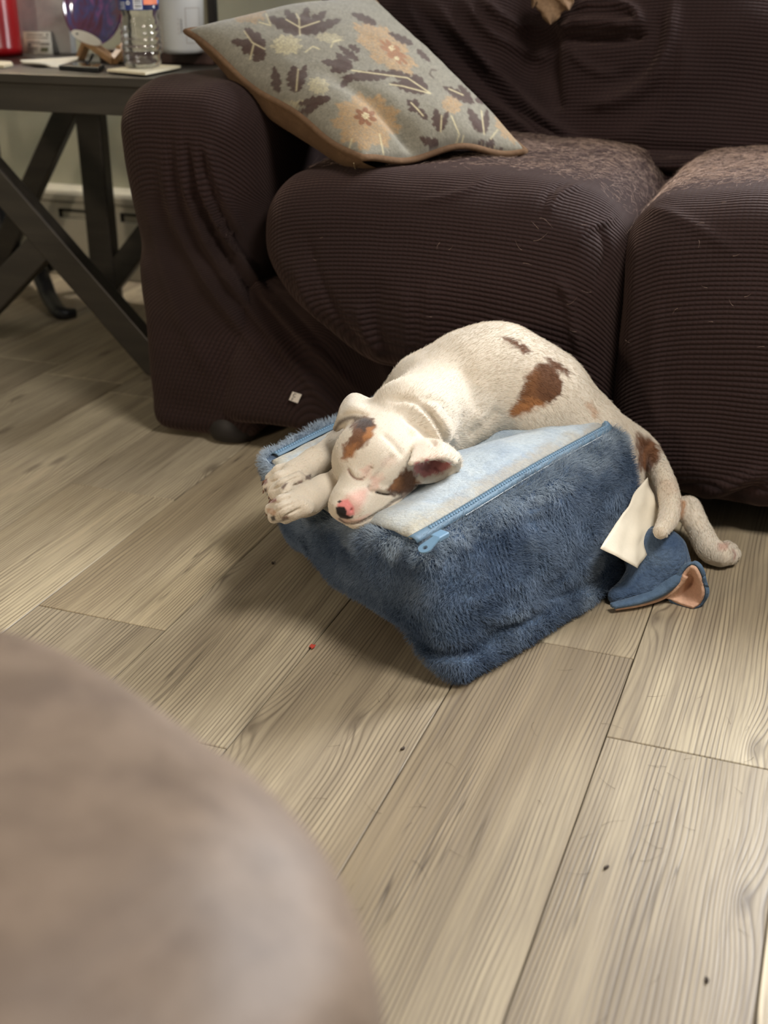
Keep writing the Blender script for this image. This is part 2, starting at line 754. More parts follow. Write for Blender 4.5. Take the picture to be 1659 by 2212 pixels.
def mat_plush(name, c0, c1, sheen, bs=0.5, tint=(190, 205, 220)):
    t = NT(name, 0.9, spec=0.15)
    co = t.coord()
    a = t.noise(co, 14.0, 4.0, 0.62, 0.6)
    b = t.noise(co, 160.0, 2.0, 0.6)
    c = t.ramp(a, [(0.34, lin(*c0)), (0.66, lin(*c1))])
    c = t.mix(t.math('MULTIPLY_ADD', b, 0.9, -0.25, clamp=True), c, tuple(q * 0.62 for q in lin(*c0)))
    t.color(c)
    t.b.inputs['Sheen Weight'].default_value = sheen
    t.b.inputs['Sheen Roughness'].default_value = 0.4
    t.b.inputs['Sheen Tint'].default_value = (*lin(*tint), 1)
    t.bump(t.math('ADD', t.math('MULTIPLY', a, 0.5), b), bs, 0.006)
    return t.m


def mat_vcol(name, rough=0.7, sheen=0.0, bscale=(60, 60, 60), bstr=0.2, bdist=0.003, var=0.12, spec=0.25, sss=0.0):
    t = NT(name, rough, spec=spec)
    at = t.n('ShaderNodeVertexColor', layer_name='Col').outputs[0]
    co = t.coord()
    nz = t.noise(t.mapping(co, bscale), 1.0, 3.0, 0.6)
    c = t.mix(1.0, at, t.ramp(nz, [(0.3, (1 - var,) * 3), (0.7, (1.0,) * 3)]), 'MULTIPLY')
    t.color(c)
    if sheen:
        t.b.inputs['Sheen Weight'].default_value = sheen
        t.b.inputs['Sheen Roughness'].default_value = 0.5
    if sss:
        t.b.inputs['Subsurface Weight'].default_value = sss
        t.b.inputs['Subsurface Radius'].default_value = (0.012, 0.006, 0.004)
        t.b.inputs['Subsurface Scale'].default_value = 0.5
    t.bump(nz, bstr, bdist)
    return t.m


def mat_hair(name):
    t = NT(name, 0.55, spec=0.3)
    at = t.n('ShaderNodeAttribute', attribute_name='hcol').outputs['Color']
    t.color(at)
    return t.m


M_FLOOR = mat_floor()
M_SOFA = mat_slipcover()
M_HAIR = mat_hair('short_hair')


def hair(name, roots, dirs, length, cols, parent, rad=0.00018, bend=None, npt=4, label=None):
    n = len(roots)
    cu = bpy.data.hair_curves.new(name)
    cu.add_curves([npt] * n)
    t = np.linspace(0, 1, npt)
    L_ = np.broadcast_to(np.asarray(length, float), (n,))
    P_ = roots[:, None] + dirs[:, None] * (t[None, :, None] * L_[:, None, None])
    if bend is not None:
        P_ = P_ + bend[:, None] * (t[None, :, None] ** 2 * L_[:, None, None])
    cu.attributes['position'].data.foreach_set('vector', P_.astype(np.float32).ravel())
    ra = cu.attributes.get('radius') or cu.attributes.new('radius', 'FLOAT', 'POINT')
    r = (rad * (1 - 0.75 * t))[None].repeat(n, 0).astype(np.float32)
    ra.data.foreach_set('value', r.ravel())
    ca = cu.attributes.new('hcol', 'FLOAT_COLOR', 'CURVE')
    c4 = np.ones((n, 4), np.float32)
    c4[:, :3] = cols
    ca.data.foreach_set('color', c4.ravel())
    cu.materials.append(M_HAIR)
    o = bpy.data.objects.new(name, cu)
    COL.objects.link(o)
    if parent:
        o.parent = parent
        o.matrix_parent_inverse = parent_inv(parent)
    o['kind'] = 'stuff'
    return o


def scatter(V, Fq, n, weight=None, attrs=()):
    """random points on quads/tris: position, normal, and interpolated attributes"""
    N_ = normals(V, Fq)
    a, b, c = V[Fq[:, 0]], V[Fq[:, 1]], V[Fq[:, 2]]
    d = V[Fq[:, -1]]
    ar = np.linalg.norm(np.cross(c - a, d - b), axis=1) if Fq.shape[1] == 4 else np.linalg.norm(np.cross(b - a, c - a), axis=1)
    if weight is not None:
        ar = ar * weight[Fq].mean(1)
    ar = ar / ar.sum()
    f = RNG.choice(len(Fq), n, p=ar)
    k = Fq.shape[1]
    w = RNG.random((n, k)) + 0.02
    w /= w.sum(1, keepdims=True)
    q = Fq[f]
    out = [(V[q] * w[..., None]).sum(1)]
    nn = (N_[q] * w[..., None]).sum(1)
    out.append(nn / (np.linalg.norm(nn, axis=1, keepdims=True) + 1e-9))
    for A in attrs:
        out.append((A[q] * w[..., None]).sum(1))
    return out


# ================================================================== ROOM
WALL_Y = 3.20
# floor: dark underlay + separate boards
floor = mesh_obj('floor', [(-3.05, -1.2, -0.006), (1.9, -1.2, -0.006), (1.9, 3.2, -0.006), (-3.05, 3.2, -0.006)], [(0, 1, 2, 3)],
                 plain('underlay', (52, 43, 36), 0.9), smooth=False)
tag(floor, 'weathered grey-brown wood plank floor', 'floor', kind='structure')
PW, PO = 0.21758, -0.18986
JY = {0: 1.508, -1: 1.309, 3: 1.349, 4: 1.766, 2: 1.119, 6: 2.303, 7: 2.375, 1: 1.93, 5: 1.02, 8: 1.2}
PLANK_MESH = {}


def plank_mesh(w, l):
    key = (round(w, 4), round(l, 4))
    if key not in PLANK_MESH:
        g, b, t = 0.0007, 0.0011, 0.006
        x, y = w / 2 - g, l / 2 - g
        V = [(sx * x, sy * y, -t) for sx, sy in ((-1, -1), (1, -1), (1, 1), (-1, 1))]
        V += [(sx * x, sy * y, -b) for sx, sy in ((-1, -1), (1, -1), (1, 1), (-1, 1))]
        V += [(sx * (x - b), sy * (y - b), 0) for sx, sy in ((-1, -1), (1, -1), (1, 1), (-1, 1))]
        Fc = [(8, 9, 10, 11)]
        for q in (0, 4):
            for i in range(4):
                j = (i + 1) % 4
                Fc.append((q + i, q + j, q + 4 + j, q + 4 + i))
        me = bpy.data.meshes.new('plank')
        me.from_pydata(V, [], Fc)
        me.materials.append(M_FLOOR)
        PLANK_MESH[key] = me
    return PLANK_MESH[key]


for k in range(-9, 16):
    x1 = PO - k * PW        # right seam of this column (column k lies left of seam k)
    if k == -1:
        pass
    xc = x1 - PW / 2
    if xc < -2.96 or xc > 1.85:
        continue
    j0 = JY.get(k, 0.35 + (k * 0.47) % 1.22)
    ys = [j0 + 1.22 * q for q in range(-4, 4)]
    ys = [max(-1.2, min(3.2, q)) for q in ys]
    for a, b in zip(ys[:-1], ys[1:]):
        if b - a < 0.01:
            continue
        o = bpy.data.objects.new('plank', plank_mesh(PW, b - a))
        COL.objects.link(o)
        o.location = (xc, (a + b) / 2, 0)
        o.parent = floor

M_WALL = plain('sage_grey_wall_paint', (168, 168, 150), 0.85, 0.03, 20, 0.05)
wm = bmesh.new()
# back wall with the opening of the window over the right part of the sofa
WX0, WX1, WZ0, WZ1 = 0.28, 1.22, 1.18, 2.12
for x0, x1, z0, z1 in ((-3.15, WX0, 0, 2.45), (WX1, 1.9, 0, 2.45), (WX0, WX1, 0, WZ0), (WX0, WX1, WZ1, 2.45)):
    b2 = bbox((x0, WALL_Y, z0), (x1, WALL_Y + 0.1, z1), 0)
    me_ = bpy.data.meshes.new('t')
    b2.to_mesh(me_)
    b2.free()
    wm.from_mesh(me_)
wall = bm_obj('wall_back', wm, M_WALL)
tag(wall, 'sage grey painted wall behind table and sofa', 'wall', kind='structure')
wl = box_obj('wall_left', (-3.15, -1.25, 0), (-3.05, WALL_Y, 2.45), M_WALL, None, 0)
tag(wl, 'sage grey painted wall at the left', 'wall', kind='structure')
M_TRIM = plain('white_trim_paint', (225, 222, 212), 0.5, 0.03)
wf = bmesh.new()
win = empty('window_1', ((WX0 + WX1) / 2, WALL_Y, WZ0))
tag(win, 'white framed window over the sofa', 'window', kind='structure')
for lo, hi in (((WX0, WALL_Y - 0.015, WZ0 - 0.06), (WX1, WALL_Y + 0.05, WZ0)), ((WX0, WALL_Y - 0.015, WZ1), (WX1, WALL_Y + 0.05, WZ1 + 0.06)),
               ((WX0 - 0.06, WALL_Y - 0.015, WZ0 - 0.06), (WX0, WALL_Y + 0.05, WZ1 + 0.06)), ((WX1, WALL_Y - 0.015, WZ0 - 0.06), (WX1 + 0.06, WALL_Y + 0.05, WZ1 + 0.06)),
               ((WX0, WALL_Y + 0.02, 1.63), (WX1, WALL_Y + 0.05, 1.67))):
    box_obj('window_frame', lo, hi, M_TRIM, win)

# baseboard heater along the wall
M_HEAT = plain('heater_enamel', (176, 172, 156), 0.5, 0.03)
hy = 3.135
heater = empty('baseboard_heater', (-2.2, WALL_Y, 0))
tag(heater, 'long beige metal baseboard heater under the dark table', 'heater')
hx0, hx1 = -3.04, -1.45
prof = [(WALL_Y, 0.262), (hy + 0.022, 0.262), (hy + 0.004, 0.254), (hy, 0.244), (hy, 0.226), (hy + 0.010, 0.222)]
Vh = [(x, y, z) for x in (hx0, hx1) for y, z in prof]
nh = len(prof)
mesh_obj('top_cover', Vh, [(i, i + 1, nh + i + 1, nh + i) for i in range(nh - 1)], M_HEAT, heater, smooth=False)
# front panel with long damper slots
fx = hx0
slots = []
sxw = 0.135
x = -2.205 - 0.212 * 5
while x < hx1 - 0.1:
    slots.append((x, x + sxw))
    x += 0.212
pz0, pz1, sz0, sz1 = 0.004, 0.222, 0.175, 0.203
cuts = [hx0] + [q for s in slots if s[0] > hx0 for q in s] + [hx1]
bmh = bmesh.new()


def add_face_box(bm, lo, hi):
    b2 = bbox(lo, hi, 0)
    me_ = bpy.data.meshes.new('t')
    b2.to_mesh(me_)
    b2.free()
    bm.from_mesh(me_)


add_face_box(bmh, (hx0, hy + 0.001, pz0), (hx1, hy + 0.004, sz0))
add_face_box(bmh, (hx0, hy + 0.001, sz1), (hx1, hy + 0.004, pz1))
for i in range(0, len(cuts) - 1, 2):
    add_face_box(bmh, (cuts[i], hy + 0.001, sz0), (cuts[i + 1], hy + 0.004, sz1))
bm_obj('front_panel', bmh, M_HEAT, heater)
M_DARKM = plain('dark_fin_metal', (46, 44, 40), 0.6)
box_obj('fin_core', (hx0, hy + 0.02, 0.02), (hx1, hy + 0.05, 0.215), M_DARKM, heater, 0)
for s0, s1 in slots:
    if s0 > hx0:
        box_obj('damper', (s0 + 0.012, hy + 0.006, sz0 + 0.002), (s1 - 0.004, hy + 0.0075, sz1 - 0.010), M_HEAT, heater, 0)

# ceiling lamp fixture (lights the room from above, out of view)
cl = empty('ceiling_lamp', (0.60, 1.00, 2.45))
tag(cl, 'round white ceiling lamp above the open floor', 'lamp')
M_WHITE = plain('white_enamel', (235, 233, 228), 0.4, 0.02)
lathe_obj('lamp_ring', [(0.30, 2.45), (0.31, 2.43), (0.30, 2.40), (0.27, 2.395)], (0.60, 1.00, 0), M_WHITE, cl, 40, False)

# ================================================================== SOFA
sofa = empty('sofa', (-0.33, 2.5, 0))
tag(sofa, 'brown ribbed slipcovered sofa with two seat cushions and rounded arm', 'sofa')


def facing(V, N_):
    d = CAM - V
    d /= np.linalg.norm(d, axis=1, keepdims=True)
    return np.clip((N_ * d).sum(1) * 2.0, 0, 1)


def ridges(V, Fq, lst, N_=None):
    """raise (or sink) folds of cloth along picture polylines: (points, width px, height m)"""
    N_ = normals(V, Fq) if N_ is None else N_
    f = facing(V, N_)
    p = PX(V)
    h = np.zeros(len(V))
    for pts, w, a in lst:
        pts = spline(np.c_[np.asarray(pts, float), np.zeros(len(pts))], max(12, len(pts) * 5))[:, :2]
        lo, hi = pts.min(0) - 4 * w, pts.max(0) + 4 * w
        m = np.where((p > lo).all(1) & (p < hi).all(1) & (f > 0))[0]
        if len(m) == 0:
            continue
        d, t = dist_poly(p[m], pts)
        h[m] += a * np.exp(-(d / w) ** 2) * np.clip(np.minimum(t, 1 - t) * 6 + 0.12, 0, 1)
    return V + N_ * (h * f)[:, None]


def cover_uv(V0):
    return np.stack([V0[:, 0], V0[:, 1] + V0[:, 2]], 1)


def field_fn(lo, hi, h, fn):
    ax = grid_axes(lo, hi, h)
    P = np.stack(np.meshgrid(*ax, indexing='ij'), -1)
    F = fn(P)
    return surfnet(F.astype(np.float32), lo, h)


# --- left arm: a fat rounded arm
FOLDS_ARM = [
    ([(385, 250), (405, 400), (470, 560), (570, 700), (690, 850), (760, 920)], 10, 0.010),
    ([(415, 280), (445, 420), (520, 560), (620, 690), (730, 800), (830, 880)], 9, 0.011),
    ([(350, 300), (375, 450), (440, 590), (540, 730), (650, 870)], 12, 0.008),
    ([(445, 300), (475, 400), (530, 520)], 9, 0.007),
    ([(320, 420), (350, 560), (400, 700), (470, 830)], 16, 0.004),
    ([(400, 300), (425, 420), (500, 570), (600, 700), (720, 840)], 7, -0.008),
    ([(430, 310), (460, 430), (540, 570), (650, 700), (780, 830)], 6, -0.007),
]


def arm_fn(sx):
    def fn(P):
        x = (P[..., 0] - (-1.155)) * sx
        y, z = P[..., 1], P[..., 2]
        # lower body of the arm narrows a little towards the floor
        wv = 0.125 + 0.022 * sstep(0.2, 0.55, z)
        yf = 2.035 - 0.030 * sstep(0.35, 0.62, z)
        q = np.stack([np.abs(x + 0.0 * z) - (wv - 0.10), np.abs(y - (yf + 3.02) / 2) - ((3.02 - yf) / 2 - 0.10), np.maximum(0.035 + 0.10 - 0.25 * (z < 0.2) * 0 - z, z - (0.69 - 0.10))], -1)
        a = np.linalg.norm(np.maximum(q, 0), axis=-1) + np.minimum(q.max(-1), 0) - 0.10
        q2 = np.stack([np.abs(x) - (0.12 - 0.04), np.abs(y - 2.525) - (0.495 - 0.05), np.abs(z - 0.19) - (0.185 - 0.04)], -1)
        b = np.linalg.norm(np.maximum(q2, 0), axis=-1) + np.minimum(q2.max(-1), 0) - 0.04
        return smin(a, b, 0.03)
    return fn


def arm_uv(V):
    # the cloth of the arm is dragged askew towards the floor, its ribs turn steep
    w = sstep(0.50, 0.22, V[:, 2]) * sstep(-0.60, -0.95, V[:, 0])
    a = V[:, 1] + V[:, 2]
    return np.stack([V[:, 0] * (1 - w) + w * a, a * (1 - w) + w * (0.45 * a - 0.90 * V[:, 0])], 1)


def sofa_part(name, lo, hi, fn, h, folds, noise_amp=0.004, smooth=2, disp=None, uvfn=None):
    V, Q = field_fn(lo, hi, h, fn)
    V = laplace(V, Q, smooth, 0.5)
    uv = (uvfn or cover_uv)(V)
    N_ = normals(V, Q)
    V = V + N_ * (noise_amp * fbm(V * 9.0, 2, 5))[:, None]
    if disp is not None:
        V = disp(V, N_)
    if folds:
        V = ridges(V, Q, folds)
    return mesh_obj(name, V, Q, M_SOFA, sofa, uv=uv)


arm_l = sofa_part('arm', (-1.36, 1.95, -0.0), (-0.95, 3.08, 0.74), arm_fn(1), 0.009, [(a_, w_, h_ * 1.6) for a_, w_, h_ in FOLDS_ARM], disp=None, uvfn=arm_uv)
# right arm, beyond the frame
me_r = arm_l.data.copy()
co_ = np.zeros(len(me_r.vertices) * 3, np.float32)
me_r.vertices.foreach_get('co', co_)
co_ = co_.reshape(-1, 3)
co_[:, 0] = -0.66 - co_[:, 0]
me_r.vertices.foreach_set('co', co_.ravel())
me_r.flip_normals()
ar = bpy.data.objects.new('arm', me_r)
COL.objects.link(ar)
ar.parent = sofa
ar.matrix_parent_inverse = parent_inv(sofa)


# --- base with hanging skirt
def front_y(x, z):
    r = sstep(-0.75, -0.15, x)
    return (2.045 - 0.01 * z) * (1 - r) + (1.945 + 0.10 * z) * r


def base_fn(P):
    x, y, z = P[..., 0], P[..., 1], P[..., 2]
    yf = 2.016 + 0.035 * sstep(0.10, 0.30, z) + 0.03 * sstep(-1.04, -1.13, x) + 0.03 * sstep(-0.95, -0.75, x)
    zb = 0.035 - 0.02 * np.sin(x * 9 + 1.0)
    q = np.stack([np.abs(x + 0.33) - 0.80, np.maximum(yf + 0.03 - y, y - 2.95), np.maximum(zb + 0.03 - z, z - 0.30)], -1)
    return np.linalg.norm(np.maximum(q, 0), axis=-1) + np.minimum(q.max(-1), 0) - 0.03


FOLDS_BASE = FOLDS_ARM + [([(820, 760), (860, 850)], 14, 0.008)]
sofa_part('skirt', (-1.16, 1.88, 0.0), (0.52, 3.0, 0.36), base_fn, 0.009, FOLDS_BASE, 0.005, uvfn=arm_uv)


# --- seat cushions
def cushion_fn(x0, x1, straight):
    def fn(P):
        x, y, z = P[..., 0], P[..., 1], P[..., 2]
        u = (x - (x0 + x1) / 2) / ((x1 - x0) / 2)
        zt = 0.548 - 0.030 * u ** 4 + 0.012 * (1 - u * u)
        if straight:
            zb = 0.045 + 0 * u
            yf = 1.985 + (front_y(x, z) - 1.997) * sstep(0.42, 0.12, z)
        else:
            # left cushion: its cloth hangs to a rounded lower edge
            zb = 0.205 + 0.13 * sstep(-0.2, -1.0, u) - 0.15 * sstep(0.15, 0.6, u)
            yf = 1.975 + (front_y(x, z) - 1.987) * sstep(0.42, 0.12, z) * sstep(0.1, 0.6, u)
        yf = yf + 0.035 * (np.abs(u) ** 3) - 0.035 * np.exp(-((z - 0.36) / 0.12) ** 2) * (1 - u * u).clip(0)
        r = 0.085
        q = np.stack([np.abs(x - (x0 + x1) / 2) - ((x1 - x0) / 2 - r), np.maximum(yf + r - y, y - (2.62 - r)), np.maximum(zb + r - z, z - (zt - r))], -1)
        return np.linalg.norm(np.maximum(q, 0), axis=-1) + np.minimum(q.max(-1), 0) - r
    return fn


FOLDS_C1 = [
    ([(640, 560), (660, 640), (700, 720), (740, 770)], 12, 0.007),
    ([(660, 500), (690, 600), (740, 700), (790, 750)], 10, -0.006),
    ([(770, 650), (790, 720), (830, 780)], 12, 0.007),
    ([(820, 600), (810, 700), (840, 770)], 14, -0.006),
    ([(870, 620), (880, 720), (870, 790)], 14, 0.006),
    ([(930, 610), (925, 700), (905, 780)], 12, 0.006),
    ([(560, 410), (530, 470), (515, 560), (540, 650)], 12, 0.005),
    ([(900, 440), (1000, 415), (1060, 380)], 7, 0.004),
    ([(1180, 460), (1210, 420), (1260, 398)], 7, 0.006),
    ([(1170, 450), (1200, 405), (1250, 385)], 6, -0.004),
    ([(1230, 540), (1262, 500), (1300, 480), (1330, 470)], 8, 0.006),
    ([(1200, 600), (1228, 640), (1236, 700), (1255, 770)], 8, 0.010),
    ([(1290, 480), (1310, 540), (1290, 620)], 8, -0.006),
]
FOLDS_C2 = [
    ([(1345, 470), (1338, 540), (1325, 620), (1312, 720)], 8, 0.010),
    ([(1390, 455), (1440, 460), (1520, 500), (1600, 550)], 12, 0.005),
    ([(1400, 445), (1450, 410), (1520, 395)], 10, 0.004),
    ([(1345, 560), (1342, 680), (1325, 800)], 6, -0.006),
    ([(1420, 640), (1410, 800), (1420, 950)], 16, 0.005),
    ([(1475, 1085), (1550, 1060), (1659, 1010)], 12, 0.012),
    ([(1480, 1100), (1560, 1085), (1659, 1045)], 8, -0.012),
    ([(1540, 1120), (1600, 1095), (1670, 1085)], 9, 0.008),
    ([(1380, 500), (1375, 650), (1360, 800)], 14, 0.005),
]
sofa_part('seat_cushion', (-1.06, 1.86, 0.0), (-0.29, 2.68, 0.60), cushion_fn(-1.005, -0.335, False), 0.008, FOLDS_C1, 0.004)
sofa_part('seat_cushion', (-0.39, 1.84, 0.0), (0.40, 2.68, 0.60), cushion_fn(-0.345, 0.33, True), 0.008, FOLDS_C2, 0.004)


# --- backrest with loose cover
def back_fn(P):
    x, y, z = P[..., 0], P[..., 1], P[..., 2]
    yf = 2.535 + 0.30 * (z - 0.5) + 0.03 * np.cos((x + 0.65) * 9.0) * sstep(0.5, 0.7, z) * 0.4 + 0.05 * np.exp(-((x + 0.648) / 0.05) ** 2) * sstep(0.55, 0.68, z)
    yf = yf - 0.035 * np.exp(-((z - 0.78) / 0.14) ** 2)
    r = 0.07
    q = np.stack([np.abs(x + 0.33) - (0.80 - r), np.maximum(yf + r - y, y - (3.03 - r)), np.maximum(0.30 + r - z, z - (0.98 - r))], -1)
    return np.linalg.norm(np.maximum(q, 0), axis=-1) + np.minimum(q.max(-1), 0) - r


FOLDS_BACK = [
    ([(880, 20), (960, 130), (1040, 210), (1110, 260), (1180, 310), (1260, 345)], 9, 0.010),
    ([(940, 10), (1020, 100), (1100, 190), (1180, 260), (1280, 320)], 10, 0.012),
    ([(900, 10), (990, 120), (1070, 200), (1160, 275)], 7, -0.008),
    ([(1000, 0), (1060, 70), (1140, 110), (1190, 120)], 9, 0.010),
    ([(1040, 0), (1110, 50), (1180, 62)], 8, 0.012),
    ([(1195, 60), (1193, 130), (1200, 210), (1210, 240)], 14, -0.010),
    ([(1205, 62), (1270, 48), (1340, 55), (1385, 48)], 10, 0.016),
    ([(1205, 85), (1290, 85), (1350, 82), (1395, 75)], 9, -0.018),
    ([(1240, 15), (1310, 8), (1370, 20), (1390, 60)], 9, 0.014),
    ([(1460, 0), (1445, 90), (1410, 170), (1340, 215), (1260, 230)], 14, 0.014),
    ([(1425, 20), (1415, 100), (1370, 160), (1300, 180)], 12, -0.008),
    ([(1230, 110), (1280, 150), (1340, 165)], 9, 0.006),
    ([(1480, 60), (1470, 180), (1400, 270), (1300, 305)], 20, 0.006),
    ([(1240, 300), (1330, 320), (1450, 322), (1600, 330), (1680, 325)], 7, -0.010),
    ([(1190, 290), (1260, 330), (1350, 350), (1500, 355), (1680, 338)], 9, 0.014),
]
sofa_part('backrest', (-1.2, 2.4, 0.26), (0.54, 3.1, 1.02), back_fn, 0.009, [(a_, w_, h_ * 1.5) for a_, w_, h_ in FOLDS_BACK], 0.005)
# rolled, tucked edge of the cover between seat and back
rp = spline([W(1120, 250, Y=2.60), W(1200, 312, Y=2.55), W(1290, 348, Y=2.53), W(1400, 356, Y=2.53), W(1540, 350, Y=2.53), W(1700, 342, Y=2.53)], 60)
Vt, Ft = tube_arrays(rp, 0.016 + 0.004 * np.sin(np.linspace(0, 9, 60)), 10)
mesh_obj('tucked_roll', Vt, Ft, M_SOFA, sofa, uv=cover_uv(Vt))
# bun feet
M_FOOT = plain('dark_stained_foot', (20, 13, 11), 0.6, 0.15, 30, 0.05)
for x, y in ((-1.10, 2.085), (0.44, 2.08), (-1.1, 2.9), (0.42, 2.9)):
    lathe_obj('foot', [(0.030, 0), (0.046, 0.006), (0.054, 0.024), (0.050, 0.045), (0.042, 0.06), (0.045, 0.085)], (x, y, 0), M_FOOT, sofa, 28)
# small white care label of the cover, with the end of a printed word
lp = (-0.945, 2.022, 0.0)
ln = np.array([0.1, -1.0, 0.1])
q4 = [Wplane(a, b, (0, 2.012, 0.12), np.array([0, 1.0, 0])) for a, b in ((632, 846), (652, 852), (643, 871), (624, 864))]
lab = mesh_obj('care_label', q4, [(0, 1, 2, 3)], plain('label_satin', (214, 206, 196), 0.6, 0.04), sofa, smooth=False)
lab['label'] = 'tiny white care label'
M_INK = plain('black_ink', (25, 22, 22), 0.6, 0.05)


def stroke3(name, pts, w, mat, parent, nrm):
    """a flat printed stroke along 3d points"""
    pts = np.asarray(pts, float)
    T = np.gradient(pts, axis=0)
    T /= np.linalg.norm(T, axis=1, keepdims=True) + 1e-12
    S_ = np.cross(T, nrm)
    S_ /= np.linalg.norm(S_, axis=1, keepdims=True) + 1e-12
    G = np.stack([pts - S_ * w / 2, pts + S_ * w / 2], 1)
    return mesh_obj(name, G.reshape(-1, 3), [(2 * i, 2 * i + 1, 2 * i + 3, 2 * i + 2) for i in range(len(pts) - 1)], mat, parent, smooth=False)


def lpx(lst, off=0.0008):
    return [Wplane(a, b, (0, 2.012 - off, 0.12), np.array([0, 1.0, 0])) for a, b in lst]


stroke3('print', lpx([(640, 852), (637, 850), (634, 852), (633, 855), (635, 858), (638, 857)]), 0.0012, M_INK, lab, np.array([0, -1.0, 0]))
stroke3('print', lpx([(631, 859), (633, 862), (630, 864), (629, 861)]), 0.0011, M_INK, lab, np.array([0, -1.0, 0]))

# ================================================================== BLUE PLUSH DOG BED
BF1, BR1, BB1, BL1 = [np.array(q) for q in ((-0.452, 1.335, 0.205), (-0.268, 1.835, 0.222), (-0.712, 1.975, 0.195), (-0.812, 1.592, 0.198))]
BF0, BR0, BB0, BL0 = [np.array(q) for q in ((-0.390, 1.338, 0.0), (-0.212, 1.79, 0.0), (-0.67, 1.97, 0.0), (-0.782, 1.665, 0.0))]


def bed_sag(a, b):
    g = lambda ca, cb, sa, sb: np.exp(-((a - ca) / sa) ** 2 - ((b - cb) / sb) ** 2)
    s = -0.032 * g(0.0, 0.55, 0.30, 0.30)          # head and paws at the near edge
    s = s - 0.030 * g(0.62, 0.62, 0.35, 0.22)      # chest
    s = s + 0.012 * g(0.55, 0.18, 0.35, 0.16)      # the free half stays crowned
    # tension wrinkles running from the chest to the free half
    for k, (c0, amp) in enumerate(((0.02, 0.012), (0.10, -0.010), (0.17, 0.010), (0.24, -0.008))):
        line = (b - 0.46) * 0.9 + (a - 0.62) * 0.62 + c0 - 0.12
        s = s + amp * np.exp(-(line / 0.022) ** 2) * np.exp(-((a - 0.66) / 0.16) ** 2) * sstep(0.12, 0.3, b) * sstep(0.62, 0.45, b)
    return s


def bed_pos(a, b, c):
    a_, b_, c_ = [np.asarray(q, float)[..., None] for q in (a, b, c)]
    top = (BF1 * (1 - a_) + BR1 * a_) * (1 - b_) + (BL1 * (1 - a_) + BB1 * a_) * b_
    bot = (BF0 * (1 - a_) + BR0 * a_) * (1 - b_) + (BL0 * (1 - a_) + BB0 * a_) * b_
    p = bot * (1 - c_) + top * c_
    a, b, c = a_[..., 0], b_[..., 0], c_[..., 0]
    p[..., 2] += bed_sag(a, b) * sstep(0.0, 1.0, c)
    # bulging sides
    dFL = np.array([-0.88, -0.47, 0]) * 0 + np.array([-0.36, -0.93, 0])
    dFR = np.array([0.93, -0.36, 0])
    mid = np.clip(4 * b * (1 - b), 0, 1)
    p += dFL * ((0.034 * mid * np.sin(np.pi * np.clip(c * 0.62 + 0.30, 0, 1))) * np.clip(1 - a, 0, 1) ** 5)[..., None]
    mid2 = np.clip(4 * a * (1 - a), 0, 1)
    p += dFR * ((0.016 * mid2 * np.sin(np.pi * np.clip(c * 0.8 + 0.1, 0, 1))) * np.clip(1 - b, 0, 1) ** 5)[..., None]
    p -= dFL * ((0.012 * mid * np.sin(np.pi * np.clip(c, 0, 1))) * np.clip(a, 0, 1) ** 5)[..., None]
    # near side tucks in and lifts off the floor between the corners
    tuck = np.clip(1 - a, 0, 1) ** 6 * sstep(0.06, 0.30, b) * sstep(1.0, 0.75, b) * sstep(0.42, 0.0, c)
    p[..., 2] += 0.030 * tuck
    p -= dFL * (0.014 * tuck)[..., None]
    return p


def cube_grid(n):
    """closed unit cube surface as a quad grid, welded"""
    V, F = [], []
    ids = {}
    for ax in range(3):
        for side in (0, 1):
            base = []
            for i in range(n + 1):
                row = []
                for j in range(n + 1):
                    k = [0, 0, 0]
                    k[ax] = side * n
                    k[(ax + 1) % 3] = i
                    k[(ax + 2) % 3] = j
                    k = tuple(k)
                    if k not in ids:
                        ids[k] = len(V)
                        V.append(k)
                    row.append(ids[k])
                base.append(row)
            for i in range(n):
                for j in range(n):
                    q = (base[i][j], base[i + 1][j], base[i + 1][j + 1], base[i][j + 1])
                    F.append(q if side else q[::-1])
    return np.array(V, float) / n, np.array(F)


bed = empty('dog_bed', (BF0 + BB0) / 2)
tag(bed, 'square blue plush cushion bed with a pale zippered top under the dog', 'dog bed')
M_PLUSH = mat_plush('blue_plush', (56, 74, 100), (92, 110, 132), 0.5, 0.6)
Vc, Qc = cube_grid(72)
r3 = np.array([0.055, 0.060, 0.13])
cl_ = np.clip(Vc, r3, 1 - r3)
dv = (Vc - cl_) / r3
ln_ = np.linalg.norm(dv, axis=1, keepdims=True)
mx_ = np.abs(dv).max(1, keepdims=True)
rv = cl_ + r3 * np.where(ln_ > 1e-9, dv / (ln_ + 1e-12) * mx_, 0)
Vb = bed_pos(rv[:, 0], rv[:, 1], rv[:, 2])
Nb = normals(Vb, Qc)
amp = 0.0045 * fbm(Vb * 16.0, 3, 21) + 0.0014 * fbm(Vb * 70.0, 2, 22)
